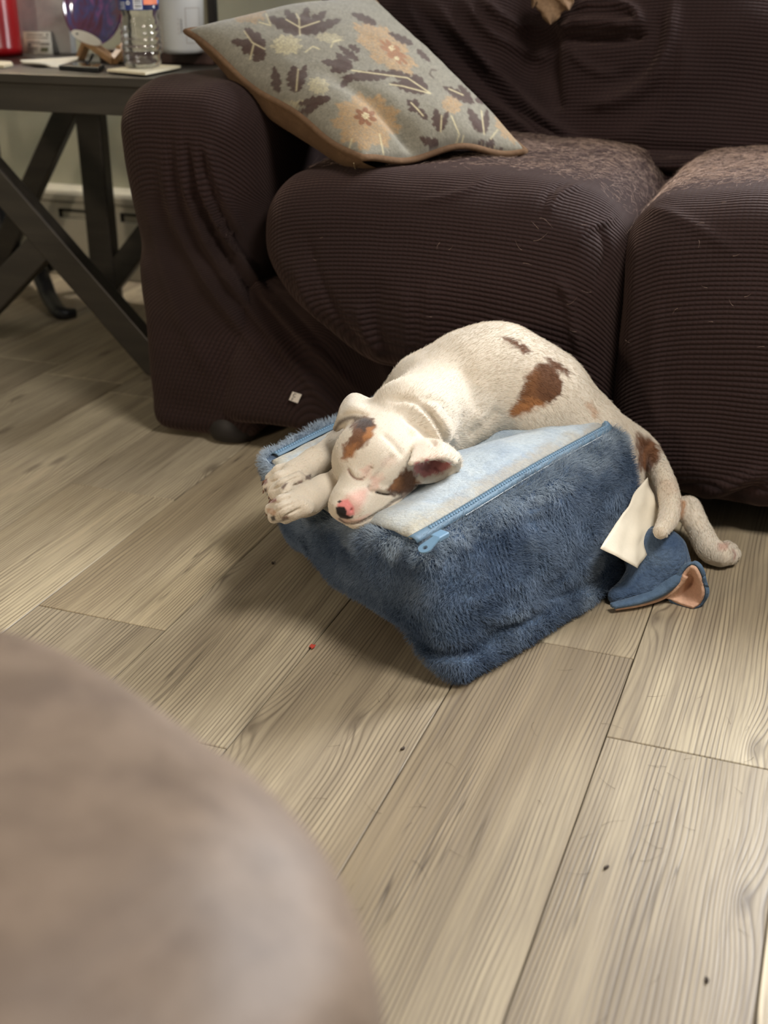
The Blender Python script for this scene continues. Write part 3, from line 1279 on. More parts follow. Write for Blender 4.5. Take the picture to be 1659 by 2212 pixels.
# loose horizontal creases low on both visible sides
lowc = np.exp(-((rv[:, 2] - 0.22 - 0.10 * fbm(Vb * np.array([5, 5, 0]) + 3, 2, 8)) / 0.055) ** 2)
amp = amp - 0.009 * lowc * (rv[:, 1] < 0.5) - 0.006 * np.exp(-((rv[:, 2] - 0.42 - 0.12 * fbm(Vb * 6.0, 2, 9)) / 0.05) ** 2) * sstep(0.2, 0.5, rv[:, 0])
flat = (rv[:, 2] > 0.985)
Vb = Vb + Nb * np.where(flat, amp * 0.25, amp)[:, None]
Vb[:, 2] = np.maximum(Vb[:, 2], 0.001)
FOLDS_BED = [
    ([(880, 1385), (930, 1400), (990, 1410), (1050, 1400)], 8, -0.008),
    ([(890, 1400), (940, 1425), (1000, 1435)], 8, 0.005),
    ([(1030, 1330), (1120, 1320), (1220, 1290)], 9, 0.005),
    ([(1020, 1350), (1110, 1345), (1200, 1310)], 7, -0.005),
    ([(1120, 1110), (1160, 1105), (1210, 1085)], 6, 0.003),
    ([(1000, 1300), (1080, 1275), (1160, 1240)], 9, 0.003),
]
Vb = ridges(Vb, Qc, FOLDS_BED)
body_bed = mesh_obj('plush_cover', Vb, Qc, M_PLUSH, bed)

# pale top panel, slightly proud of the plush
nA, nB = 90, 90
A_, B_ = np.meshgrid(np.linspace(0.030, 0.945, nA), np.linspace(0.066, 0.885, nB), indexing='ij')
rr = 0.03
# rounded corners of the panel
G = bed_pos(A_, B_, np.ones_like(A_))
G[..., 2] += 0.0065 - 0.006 * (np.clip(np.maximum(np.abs(A_ - 0.4875) / 0.4575, np.abs(B_ - 0.4755) / 0.4095) - 0.93, 0, 1) / 0.07) ** 2
G[..., 2] += 0.0022 * fbm(G * np.array([14, 14, 14.0]), 3, 31) + 0.0008 * fbm(G * 60, 2, 33)


def mat_bedtop():
    t = NT('worn_pale_velour', 0.85, spec=0.15)
    uv = t.n('ShaderNodeUVMap').outputs[0]
    co = t.coord()
    a = t.noise(co, 16.0, 4.0, 0.62, 0.5)
    b = t.noise(co, 190.0, 3.0, 0.65)
    c = t.ramp(a, [(0.30, lin(144, 159, 174)), (0.52, lin(170, 181, 188)), (0.75, lin(182, 189, 190))])
    s_ = t.n('ShaderNodeSeparateXYZ')
    t.L(uv, s_.inputs[0])
    # tan wear along the zip edges, where the bed is chewed and dirty
    ed = t.math('MINIMUM', t.math('MINIMUM', s_.outputs[1], t.math('SUBTRACT', 1.0, s_.outputs[1])), t.math('SUBTRACT', 1.0, s_.outputs[0]))
    wob = t.math('MULTIPLY_ADD', t.noise(co, 22.0, 4.0, 0.7), 0.16, -0.055)
    edge = t.math('SUBTRACT', 1.0, t.math('MULTIPLY', t.math('SUBTRACT', ed, wob), 22.0), clamp=True)
    c = t.mix(t.math('MULTIPLY', edge, 0.6), c, lin(160, 146, 120))
    near = t.math('SUBTRACT', 1.0, t.math('MULTIPLY', t.math('SUBTRACT', s_.outputs[0], t.math('MULTIPLY', wob, 1.6)), 7.0), clamp=True)
    c = t.mix(t.math('MULTIPLY', near, 0.5), c, lin(180, 173, 152))
    c = t.mix(t.math('MULTIPLY_ADD', b, 1.1, -0.42, clamp=True), c, lin(112, 124, 136))
    t.color(c)
    t.b.inputs['Sheen Weight'].default_value = 0.35
    t.b.inputs['Sheen Roughness'].default_value = 0.4
    t.bump(t.math('ADD', t.math('MULTIPLY', a, 0.6), b), 0.45, 0.004)
    return t.m


uvp = np.stack([(A_ - 0.03) / 0.915, (B_ - 0.066) / 0.819], -1).reshape(-1, 2)
top_panel = sheet_obj('top_panel', G, mat_bedtop(), bed, 0.004, uv=uvp)
top_panel['label'] = 'pale grey-blue worn velour top'

# zip: three sides, tape + teeth + slider with pull tab
M_TAPE = plain('light_blue_zip_tape', (92, 118, 138), 0.6, 0.06, 300, 0.25)
M_ZIP = plain('blue_zip_plastic', (104, 136, 162), 0.32, 0.05, 60, 0.0)


def zip_ab(n):
    # near F along the right edge, round R, along the far edge, round B, along the left edge
    a0, a1, b0, b1, r = 0.02, 0.957, 0.050, 0.905, 0.045
    pts = [(a, b0) for a in np.linspace(a0, a1 - r, n)]
    pts += [(a1 - r + r * math.sin(t), b0 + r - r * math.cos(t)) for t in np.linspace(0, math.pi / 2, 12)[1:]]
    pts += [(a1, b) for b in np.linspace(b0 + r, b1 - r, n)[1:]]
    pts += [(a1 - r + r * math.cos(t), b1 - r + r * math.sin(t)) for t in np.linspace(0, math.pi / 2, 12)[1:]]
    pts += [(a, b1) for a in np.linspace(a1 - r, 0.06, n)[1:]]
    return np.array(pts)


zp = zip_ab(70)
Zc = bed_pos(zp[:, 0], zp[:, 1], np.full(len(zp), 1.0))
Zc[:, 2] += 0.0050
T_ = np.gradient(Zc, axis=0)
T_ /= np.linalg.norm(T_, axis=1, keepdims=True)
S_ = np.cross(T_, np.array([0, 0, 1.0]))
S_ /= np.linalg.norm(S_, axis=1, keepdims=True)
offs = np.array([-0.0085, -0.005, 0.0, 0.0045, 0.0085])
hts = np.array([-0.0015, 0.0005, 0.0012, 0.0003, -0.004])
Gz = Zc[:, None] + S_[:, None] * offs[None, :, None] + np.array([0, 0, 1.0]) * hts[None, :, None]
tape = sheet_obj('zipper_tape', Gz, M_TAPE, bed, 0.0012)
# teeth
seg = np.linalg.norm(np.diff(Zc, axis=0), axis=1)
cum = np.r_[0, np.cumsum(seg)]
st = np.arange(0.035, cum[-1], 0.0027)
C_ = np.stack([np.interp(st, cum, Zc[:, k]) for k in range(3)], 1)
T2 = np.stack([np.interp(st, cum, T_[:, k]) for k in range(3)], 1)
S2 = np.stack([np.interp(st, cum, S_[:, k]) for k in range(3)], 1)
cube = np.array([(x, y, z) for x in (-1, 1) for y in (-1, 1) for z in (-1, 1)], float)
cf = np.array([(0, 1, 3, 2), (4, 6, 7, 5), (0, 4, 5, 1), (2, 3, 7, 6), (0, 2, 6, 4), (1, 5, 7, 3)])
side = np.where(np.arange(len(st)) % 2 == 0, 0.0009, -0.0009)
Vz = (C_ + S2 * side[:, None] + np.array([0, 0, 0.0018]))[:, None] + cube[None, :, 0:1] * T2[:, None] * 0.0009 + cube[None, :, 1:2] * S2[:, None] * 0.0024 + cube[None, :, 2:3] * np.array([0, 0, 0.0010])
Fz = (cf[None] + (np.arange(len(st)) * 8)[:, None, None]).reshape(-1, 4)
zt_ = mesh_obj('zipper_teeth', Vz.reshape(-1, 3), Fz, M_ZIP, bed, smooth=False)
zt_['kind'] = 'stuff'
# white stitching beside the tape
st2 = np.arange(0.10, cum[-1] * 0.36, 0.0034)
C3 = np.stack([np.interp(st2, cum, Zc[:, k]) for k in range(3)], 1)
T3 = np.stack([np.interp(st2, cum, T_[:, k]) for k in range(3)], 1)
S3 = np.stack([np.interp(st2, cum, S_[:, k]) for k in range(3)], 1)
Vs = (C3 + S3 * 0.0100 - np.array([0, 0, 0.0035]))[:, None] + cube[None, :, 0:1] * T3[:, None] * 0.0012 + cube[None, :, 1:2] * S3[:, None] * 0.0004 + cube[None, :, 2:3] * np.array([0, 0, 0.0006])
sti = mesh_obj('stitching', Vs.reshape(-1, 3), (cf[None] + (np.arange(len(st2)) * 8)[:, None, None]).reshape(-1, 4), plain('white_thread', (210, 216, 220), 0.7, 0.03), bed, smooth=False)
sti['kind'] = 'stuff'
# slider + pull tab with a hole
zs = W(950, 1161, Z=0.216)
ts = np.array([0.35, 0.93, 0.02])
ts /= np.linalg.norm(ts)
ss = np.cross(ts, [0, 0, 1.0])
Rz = Matrix(((ts[0], ss[0], 0, zs[0]), (ts[1], ss[1], 0, zs[1]), (ts[2], ss[2], 1, zs[2]), (0, 0, 0, 1)))
slider = box_obj('zipper_slider', (-0.011, -0.0075, -0.002), (0.011, 0.0075, 0.006), M_ZIP, bed, 0.002, Rz, 3)
p0, p1 = W(945, 1160, Z=0.224), W(912, 1190, Z=0.213)
ta = (p1 - p0)
Lt = np.linalg.norm(ta)
ta /= Lt
tn = np.cross(ta, np.cross([0, 0, 1.0], ta))
tn /= np.linalg.norm(tn)
tb = np.cross(tn, ta)
# outline strip around a hole near the far end
nO = 28
ang = np.linspace(0, 2 * np.pi, nO, endpoint=False)
outer, inner = [], []
hc = Lt * 0.80
for t in ang:
    dx, dy = math.cos(t), math.sin(t)
    # stadium outline: half width 7 mm near the hole, narrower at the slider
    if dx >= 0:
        ox, oy = hc + dx * 0.0090, dy * 0.0090
    else:
        ox = hc + dx * hc
        oy = (0.0090 if dy >= 0 else -0.0090) * (0.55 + 0.45 * (1 + dx)) * (min(1, abs(dy) * 4))
    outer.append((ox, oy))
    inner.append((hc + dx * 0.0034, dy * 0.0034))
Vt_ = []
for zz in (0.0011, -0.0011):
    for lst in (outer, inner):
        for x, y in lst:
            Vt_.append(p0 + ta * x + tb * y + tn * zz)
Ft_ = []
for i in range(nO):
    j = (i + 1) % nO
    Ft_.append((i, j, nO + j, nO + i))
    Ft_.append((2 * nO + j, 2 * nO + i, 3 * nO + i, 3 * nO + j))
    Ft_.append((j, i, 2 * nO + i, 2 * nO + j))
    Ft_.append((nO + i, nO + j, 3 * nO + j, 3 * nO + i))
mesh_obj('pull_tab', Vt_, Ft_, M_ZIP, slider, smooth=False)

# white care label hanging from the right corner seam
pl_p = (BR1 + BR0) / 2 + np.array([0.93, -0.36, 0]) * 0.012
pl_n = np.array([0.93, -0.36, 0.08])
corn = [(1393, 1030), (1424, 1108), (1371, 1226), (1294, 1184)]
cw = [Wplane(a, b, pl_p + np.array([0.93, -0.36, 0]) * d, pl_n) for (a, b), d in zip(corn, (-0.010, 0.020, 0.060, 0.040))]
u_, v_ = np.meshgrid(np.linspace(0, 1, 22), np.linspace(0, 1, 14), indexing='ij')
Gt = (1 - u_)[..., None] * ((1 - v_)[..., None] * cw[0] + v_[..., None] * cw[1]) + u_[..., None] * ((1 - v_)[..., None] * cw[3] + v_[..., None] * cw[2])
crk = 0.002 * fbm(np.stack([u_ * 5, v_ * 3.5, 0 * u_], -1), 2, 3) + 0.004 * np.abs(((u_ * 2.3 + v_ * 1.4) % 1.0) - 0.5) + 0.005 * np.sin(v_ * 2.6) * u_ + 0.005 * np.abs(((u_ * 1.7 - v_ * 2.1) % 1.0) - 0.5)
Gt = Gt + (crk[..., None]) * np.array([0.93, -0.36, 0.1])
# bulge of the right border outwards, as the paper curls
Gt = Gt + (np.sin(np.pi * u_) * v_ ** 2)[..., None] * (cw[1] - cw[0]) * 0.10
lab2 = sheet_obj('care_label', Gt, plain('white_tyvek', (222, 212, 192), 0.55, 0.03, 60, 0.15), bed, 0.0005)
lab2['label'] = 'crumpled white blank care label'

# soft limb of the plush at the right corner, and a flap with peach lining
fl = Field((-0.42, 1.55, -0.06), (-0.02, 2.0, 0.2), 0.005)
fl.chain(WZ([(1400, 1195, 0.052), (1418, 1205, 0.050), (1428, 1225, 0.040)]), [0.034, 0.040, 0.036], 0.03)
fl.chain(WZ([(1330, 1285, 0.014), (1385, 1268, 0.018), (1425, 1245, 0.024)]), [0.014, 0.020, 0.024], 0.03)
Vf, Qf = fl.mesh()
Vf = laplace(Vf, Qf, 3)
Vf = Vf + normals(Vf, Qf) * (0.003 * fbm(Vf * 20, 3, 4))[:, None]
Vf[:, 2] = np.maximum(Vf[:, 2], 0.001)
limb = mesh_obj('plush_limb', Vf, Qf, M_PLUSH, bed)
M_FLAP = mat_plush('grey_blue_short_plush', (72, 92, 116), (92, 112, 132), 0.3, 0.3)
M_PEACH = mat_plush('peach_lining', (190, 152, 128), (208, 172, 146), 0.2, 0.25, (220, 190, 170))
Gf = bezier_sheet([WZ([(1318, 1306, 0.012), (1375, 1290, 0.016), (1420, 1268, 0.028), (1455, 1245, 0.046), (1478, 1236, 0.050)]),
                   WZ([(1325, 1311, 0.012), (1380, 1300, 0.016), (1428, 1282, 0.024), (1462, 1258, 0.040), (1480, 1240, 0.052)]),
                   WZ([(1330, 1312, 0.004), (1385, 1303, 0.004), (1432, 1287, 0.006), (1466, 1262, 0.030), (1482, 1243, 0.050)])], 20, 40)
flap = sheet_obj('plush_flap', Gf, M_FLAP, bed, 0.006)
tr = WZ([(1330, 1313, 0.006), (1385, 1304, 0.008), (1432, 1289, 0.012), (1466, 1264, 0.034), (1481, 1244, 0.052)])
tube_obj('flap_lining_edge', spline(tr, 40), 0.0045, M_PEACH, flap, 8)
Gp = bezier_sheet([WZ([(1437, 1290, 0.010), (1462, 1268, 0.032), (1478, 1240, 0.054), (1492, 1222, 0.070)]),
                   WZ([(1455, 1298, 0.006), (1475, 1280, 0.014), (1492, 1255, 0.030), (1503, 1228, 0.068)]),
                   WZ([(1475, 1306, 0.004), (1492, 1292, 0.010), (1507, 1268, 0.030), (1512, 1246, 0.056)]),
                   WZ([(1497, 1313, 0.003), (1511, 1304, 0.008), (1519, 1284, 0.026), (1517, 1260, 0.044)])], 30, 30)
ear_in = sheet_obj('flap_lining', Gp, M_PEACH, flap, 0.005)
Nn = normals(Gp.reshape(-1, 3), grid_faces(30, 30)).reshape(30, 30, 3)
sgn = np.sign((Nn * (CAM - Gp)).sum(-1).mean())
Gq = Gp - sgn * Nn * 0.006
cen = Gq.mean((0, 1))
Gq = cen + (Gq - cen) * 1.05
Gq[..., 2] = np.maximum(Gq[..., 2], 0.003)
sheet_obj('flap_back', Gq, M_FLAP, flap, 0.006)

# plush pile
w_ = np.where(rv[:, 2] > 0.93, 0.25, 1.0) * (rv[:, 2] > 0.02)
ctr = np.exp(-((rv[:, 2] - 0.97) / 0.05) ** 2)
w_ = w_ + ctr * 1.2
inside = (rv[:, 2] > 0.97) & (rv[:, 0] > 0.03) & (rv[:, 0] < 0.96) & (rv[:, 1] > 0.055) & (rv[:, 1] < 0.918)
w_[inside] = 0
w_ = w_ * (facing(Vb, normals(Vb, Qc)) > 0.0)
pr_, pn_, pcc_ = scatter(Vb, Qc, 64000, w_, (rv,))
hz = fbm(pr_ * 16, 2, 40)
cl0, cl1 = np.array(lin(64, 82, 108)), np.array(lin(112, 128, 148))
pc = cl0 + (cl1 - cl0) * np.clip(0.5 + 0.45 * hz + 0.25 * RNG.standard_normal(len(pr_)), 0, 1)[:, None]
dj = pn_ * 0.75 + 0.55 * RNG.standard_normal(pr_.shape) * 0.55 + np.stack([fbm(pr_ * 22, 2, 50), fbm(pr_ * 22, 2, 51), fbm(pr_ * 22, 2, 52) - 0.4], -1) * 0.8
dj /= np.linalg.norm(dj, axis=1, keepdims=True)
# worn, frosted tips along the upper seam and down the corner seams
worn = sstep(0.82, 0.96, pcc_[:, 2] + 0.06 * fbm(pr_ * 40, 2, 55)) * 0.75 + 0.35 * sstep(0.55, 0.95, fbm(pr_ * 11, 2, 56))
pc = pc + (np.array(lin(168, 182, 194)) - pc) * np.clip(worn, 0, 0.85)[:, None]
hair('plush_pile', pr_, dj, 0.0075 + 0.003 * RNG.random(len(pr_)) + 0.003 * np.clip(worn, 0, 1), pc, bed, 0.00030)

# ================================================================== DOG
def unit(v):
    v = np.asarray(v, float)
    return v / np.linalg.norm(v)


NOSE = W(744, 1096, Z=0.212)
OCC = W(890, 897, Z=0.272)
hf = unit(NOSE - OCC)                        # towards the nose
hl0 = unit(np.cross([0, 0, 1.0], hf))        # the dog's left (picture right)
hu0 = np.cross(hf, hl0)
ROLL = math.radians(16)
hl = math.cos(ROLL) * hl0 - math.sin(ROLL) * hu0
hu = math.cos(ROLL) * hu0 + math.sin(ROLL) * hl0
HC = NOSE - 0.118 * hf + 0.012 * hu


def H(f, l, u):
    return HC + f * hf + l * hl + u * hu


HR = np.stack([hf, hl, hu])
LO, HI, HS = (-0.86, 1.30, -0.01), (0.02, 2.10, 0.44), 0.003

tor = Field(LO, HI, HS)
spine = WZ([(955, 862, 0.252), (1010, 838, 0.266), (1075, 822, 0.272), (1165, 866, 0.243), (1252, 952, 0.175), (1303, 1020, 0.112), (1322, 1055, 0.085)])
srad = [0.070, 0.080, 0.083, 0.076, 0.069, 0.060, 0.052]
tor.chain(spine, srad, 0.04)
# neck
tor.chain([H(-0.030, 0, -0.010), H(-0.085, 0.006, -0.002), spine[0]], [0.050, 0.056, 0.070], 0.03)
# shoulder blades and upper arms
tor.cone(W(905, 842, Z=0.262), W(850, 880, Z=0.225), 0.048, 0.036, 0.03)
tor.cone(W(1000, 905, Z=0.240), W(960, 950, Z=0.215), 0.045, 0.036, 0.03)
# haunch on the floor
tor.cone(W(1325, 1045, Z=0.085), W(1385, 1085, Z=0.065), 0.050, 0.030, 0.03)

head = Field(LO, HI, HS)
head.ell(H(0, 0, 0), HR, (0.066, 0.060, 0.052), 0.02)
head.ell(H(0.030, 0, 0.010), HR, (0.046, 0.046, 0.038), 0.02)
for sgn_ in (-1, 1):
    head.ell(H(0.012, 0.034 * sgn_, -0.018), HR, (0.042, 0.030, 0.034), 0.02)
    head.ell(H(0.047, 0.027 * sgn_, 0.009), HR, (0.018, 0.015, 0.012), 0.014)      # brow over the closed eye
head.ell(H(0.094, -0.009, -0.022), HR, (0.033, 0.019, 0.021), 0.014)                # lips
head.ell(H(0.092, 0.020, -0.026), HR, (0.038, 0.024, 0.022), 0.014)
head.ell(H(0.060, 0.036, -0.026), HR, (0.036, 0.022, 0.022), 0.016)
head.cone(H(0.045, 0.002, -0.010), H(0.108, 0.003, -0.010), 0.034, 0.0215, 0.02)            # muzzle
head.cone(H(0.04, 0, -0.032), H(0.100, 0, -0.030), 0.028, 0.018, 0.012)             # lower jaw
head.ell(H(0.127, 0, -0.008), HR, (0.0085, 0.0155, 0.0115), 0.005)                  # nose pad
tor.merge(head, 0.018)


def add_sheet(field, ctrl, nu, nv, r, k=0.004):
    Gs = bezier_sheet(ctrl, nu, nv).reshape(-1, 3)
    for p in Gs:
        field.add(lambda P, p=p: np.linalg.norm(P - p, axis=-1) - r, p - r - 0.008, p + r + 0.008, k)


# ear at picture left: rises from the skull, folds over and hangs its tip
ear_a = Field(LO, HI, HS)
EAR_A = [WZ([(862, 888, 0.275), (842, 902, 0.279), (815, 925, 0.270)]),
         WZ([(815, 872, 0.292), (802, 890, 0.302), (797, 915, 0.290)]),
         WZ([(768, 853, 0.292), (765, 878, 0.306), (775, 903, 0.298)]),
         WZ([(744, 872, 0.278), (742, 895, 0.290), (752, 910, 0.290)]),
         WZ([(735, 905, 0.268), (732, 915, 0.272), (726, 927, 0.268)])]
add_sheet(ear_a, EAR_A, 34, 22, 0.0036)
tor.merge(ear_a, 0.010)
# ear at picture right: a hood lying open on the bed
ear_b = Field(LO, HI, HS)
EAR_B = [WZ([(885, 1002, 0.268), (905, 957, 0.274), (925, 985, 0.240), (905, 1040, 0.226)]),
         WZ([(925, 990, 0.272), (934, 955, 0.276), (952, 985, 0.240), (932, 1038, 0.220)]),
         WZ([(958, 988, 0.268), (964, 967, 0.268), (976, 992, 0.238), (960, 1030, 0.219)]),
         WZ([(981, 1000, 0.252), (987, 987, 0.250), (990, 1003, 0.236), (984, 1016, 0.222)])]
add_sheet(ear_b, EAR_B, 28, 30, 0.0034)
tor.merge(ear_b, 0.008)

# fore legs, stretched out over the near corner of the bed
def foreleg(arm, rad, toes, pads):
    f_ = Field(LO, HI, HS)
    f_.chain(arm, rad, 0.012)
    for a, b, c, r0, r1 in toes:
        g_ = Field(LO, HI, HS)
        g_.chain([a, b, c], [r0, r0, r1], 0.004)
        f_.merge(g_, 0.0035)
    return f_


leg1 = foreleg(WZ([(865, 870, 0.225), (800, 908, 0.226), (738, 960, 0.222), (680, 1000, 0.216), (640, 1026, 0.208)]), [0.034, 0.027, 0.0225, 0.0205, 0.023],
               [(W(640, 1010, Z=0.212), W(605, 1020, Z=0.208), W(585, 1034, Z=0.197), 0.0115, 0.0095),
                (W(640, 1022, Z=0.214), W(606, 1035, Z=0.211), W(581, 1052, Z=0.197), 0.0120, 0.0098),
                (W(642, 1035, Z=0.213), W(615, 1050, Z=0.209), W(592, 1064, Z=0.197), 0.0120, 0.0098),
                (W(660, 1042, Z=0.206), W(640, 1050, Z=0.201), W(618, 1062, Z=0.192), 0.0105, 0.0088)], None)
leg2 = foreleg(WZ([(800, 1010, 0.205), (745, 1038, 0.207), (700, 1058, 0.206), (665, 1078, 0.202), (650, 1084, 0.199)]), [0.026, 0.0215, 0.0195, 0.0215, 0.022],
               [(W(655, 1066, Z=0.206), W(622, 1068, Z=0.202), W(600, 1077, Z=0.190), 0.0112, 0.0092),
                (W(650, 1078, Z=0.208), W(612, 1086, Z=0.204), W(586, 1101, Z=0.187), 0.0120, 0.0098),
                (W(650, 1090, Z=0.205), W(616, 1101, Z=0.200), W(592, 1117, Z=0.183), 0.0120, 0.0098),
                (W(660, 1098, Z=0.200), W(634, 1106, Z=0.195), W(617, 1119, Z=0.180), 0.0112, 0.0092)], None)
tor.merge(leg1, 0.006)
tor.merge(leg2, 0.004)

# tail curled round the right corner of the bed, lying on the plush limb
tail = Field(LO, HI, HS)
tail_p = WZ([(1300, 935, 0.180), (1348, 952, 0.162), (1390, 966, 0.146), (1411, 990, 0.138), (1429, 1025, 0.130), (1443, 1062, 0.124), (1448, 1092, 0.119), (1443, 1122, 0.114), (1427, 1149, 0.112)])
t_r = [0.044, 0.034, 0.0225, 0.0188, 0.0180, 0.0178, 0.0174, 0.0160, 0.0115]
tail.chain(spline(tail_p, 48), np.interp(np.linspace(0, 1, 48), np.linspace(0, 1, 9), t_r), 0.0)
tor.merge(tail, 0.008)

# hind leg stretched out sideways: thigh, hock, metatarsus, paw
hind = Field(LO, HI, HS)
hock = W(1487, 1098, Z=0.062)
hind.chain([W(1385, 1085, Z=0.066), W(1445, 1098, Z=0.064), hock], [0.030, 0.022, 0.0185], 0.012)
hind.chain(spline([hock, W(1508, 1140, Z=0.042), W(1532, 1185, Z=0.026), W(1556, 1198, Z=0.021)], 24), np.interp(np.linspace(0, 1, 24), [0, 0.33, 0.66, 1], [0.0215, 0.0200, 0.0215, 0.0205]), 0.0)
for a, b, r in (((1552, 1188), (1580, 1187), 0.0118), ((1552, 1197), (1586, 1197), 0.0120), ((1548, 1204), (1578, 1206), 0.0118), ((1545, 1190), (1572, 1180), 0.0105)):
    g_ = Field(LO, HI, HS)
    g_.cone(W(*a, Z=0.018), W(*b, Z=0.013), r, r, 0.003)
    hind.merge(g_, 0.003)
tor.merge(hind, 0.010)

Vd, Qd = tor.mesh()
Vd = laplace(Vd, Qd, 2, 0.5)
Vd, Qd = subdivide(Vd, Qd)
Vd = laplace(Vd, Qd, 2, 0.5)
# keep only the largest connected piece
lab_ = np.arange(len(Vd))
for _ in range(400):
    m_ = lab_[Qd].min(1)
    new = lab_.copy()
    for k in range(4):
        np.minimum.at(new, Qd[:, k], m_)
    new = new[new]
    if (new == lab_).all():
        break
    lab_ = new
cnt_ = np.bincount(lab_)
keep = lab_ == cnt_.argmax()
mapi = np.cumsum(keep) - 1
Qd = mapi[Qd[keep[Qd].all(1)]]
Vd = Vd[keep]

DOG_FOLDS = [
    # neck rolls and collar groove
    ([(835, 862), (880, 862), (920, 885), (950, 930), (965, 968)], 7, -0.0075),
    ([(850, 880), (900, 890), (935, 925), (955, 965)], 10, 0.005),
    ([(868, 900), (905, 925), (930, 950), (945, 965)], 6, -0.0045),
    ([(870, 872), (925, 880), (965, 925), (985, 960)], 10, 0.004),
    ([(905, 862), (950, 870), (985, 915)], 9, -0.003),
    # forehead
    ([(822, 935), (850, 960), (872, 990)], 7, -0.0022),
    ([(800, 1045), (830, 1010), (850, 980)], 7, -0.0020),
    # closed eyes: lid line, pouch below
    ([(752, 1012), (757, 1024), (768, 1034), (783, 1036), (793, 1028)], 3.2, -0.0030),
    ([(760, 1010), (770, 1022), (785, 1025)], 6, 0.0012),
    ([(790, 1028), (799, 1017), (804, 1008)], 5, -0.0028),
    ([(812, 1063), (824, 1066), (836, 1068), (848, 1068)], 2.8, -0.0048),
    ([(812, 1052), (828, 1057), (845, 1058)], 6, 0.0026),
    ([(796, 1048), (802, 1060), (812, 1064)], 4.5, -0.0034),
    # mouth line
    ([(733, 1120), (748, 1130), (775, 1130), (800, 1118), (828, 1101), (850, 1084), (868, 1074)], 3.0, -0.0030),
    # nose: groove, nostril
    ([(757, 1101), (762, 1103)], 3.5, -0.0030),
    # toes
    ([(583, 1043), (600, 1034), (625, 1022), (645, 1015)], 2.4, -0.0030),
    ([(588, 1058), (606, 1049), (630, 1035), (648, 1028)], 2.4, -0.0030),
    ([(612, 1062), (628, 1052), (645, 1046)], 2.4, -0.0030),
    ([(592, 1088), (610, 1079), (628, 1072)], 2.4, -0.0030),
    ([(592, 1107), (612, 1096), (635, 1085)], 2.4, -0.0032),
    ([(612, 1117), (630, 1108), (650, 1097)], 2.4, -0.0030),
    # shoulder and ribs modelling
    ([(1000, 790), (1015, 840), (1040, 900)], 16, -0.0035),
    ([(960, 800), (985, 850), (1000, 900)], 20, 0.003),
    ([(1080, 880), (1050, 915), (1010, 945)], 12, -0.004),
]
Vd = ridges(Vd, Qd, DOG_FOLDS)
Nd = normals(Vd, Qd)
Vd = Vd + Nd * (0.00015 * fbm(Vd * 90, 2, 61))[:, None]

# ---- coat colours (pigment)
pd = PX(Vd)
fac = facing(Vd, Nd) > 0.02
jit = np.stack([fbm(Vd * 130, 2, 71), fbm(Vd * 130, 2, 72)], -1) * 6.0
pj = pd + jit
cream = np.array(lin(206, 195, 178))
col = np.tile(cream, (len(Vd), 1))
col *= (1 + 0.05 * fbm(Vd * 25, 2, 73))[:, None]
brown, tan, dark, pink = np.array(lin(96, 62, 38)), np.array(lin(166, 112, 66)), np.array(lin(34, 26, 24)), np.array(lin(206, 142, 130))


def paint(poly, c, soft, p=pj, a=1.0, depth=None):
    global col
    m = soft_poly(p, poly, soft) * fac * a
    if depth is not None:
        m = m * depth
    col = col * (1 - m[:, None]) + np.asarray(c) * m[:, None]


def line(pts, c, w, a=1.0):
    global col
    pts = spline(np.c_[np.asarray(pts, float), np.zeros(len(pts))], len(pts) * 5)[:, :2]
    d, _ = dist_poly(pd, pts)
    m = np.exp(-(d / w) ** 2) * fac * a
    col = col * (1 - m[:, None]) + np.asarray(c) * m[:, None]


dcam = np.linalg.norm(Vd - CAM, axis=1)
streak_ = fbm(np.stack([pd[:, 0] * 0.12, pd[:, 1] * 0.04, 0 * dcam], -1), 2, 77)
# body patches
bp = [(1168, 783), (1200, 790), (1216, 820), (1214, 852), (1180, 872), (1150, 884), (1105, 897), (1098, 888), (1125, 850), (1135, 815)]
paint(bp, brown, 5)
paint([(1180, 872), (1150, 886), (1103, 898), (1098, 888), (1118, 868), (1150, 860)], tan, 10, a=0.75)
paint([(1140, 800), (1165, 800), (1160, 850), (1130, 865)], tan * 0.8, 12, a=0.3)
paint([(1080, 725), (1110, 735), (1150, 757), (1135, 762), (1095, 745)], brown, 5)
paint([(1176, 770), (1205, 780), (1234, 803), (1228, 810), (1190, 792)], brown, 5)
paint([(1264, 872), (1280, 868), (1296, 895), (1284, 905)], tan, 6, a=0.45)
paint([(1375, 935), (1405, 945), (1432, 975), (1420, 1000), (1402, 1022), (1375, 1010)], brown * 1.2, 8)
paint([(1420, 1040), (1460, 1030), (1470, 1060), (1440, 1072)], tan * 0.9, 10, a=0.22)
paint([(1470, 1075), (1484, 1080), (1482, 1105), (1470, 1120)], tan, 4, a=0.75)
# head patches
paint([(805, 905), (812, 925), (800, 950), (775, 975), (755, 990), (738, 992), (740, 970), (756, 945), (762, 910), (785, 898)], brown * 1.2, 5)
paint([(795, 918), (808, 920), (806, 945), (785, 955)], tan, 5, a=0.8)
paint([(745, 965), (775, 960), (768, 985), (740, 995)], tan, 6, a=0.6)
paint([(862, 1020), (882, 1012), (896, 1018), (902, 1040), (912, 1046), (890, 1062), (868, 1074), (845, 1066), (832, 1058), (848, 1045)], brown * 1.1, 6)
paint([(848, 1045), (866, 1030), (872, 1045), (850, 1058)], tan * 0.9, 7, a=0.6)
paint([(842, 1062), (872, 1062), (866, 1076), (850, 1072)], dark * 1.6, 5, a=0.6)
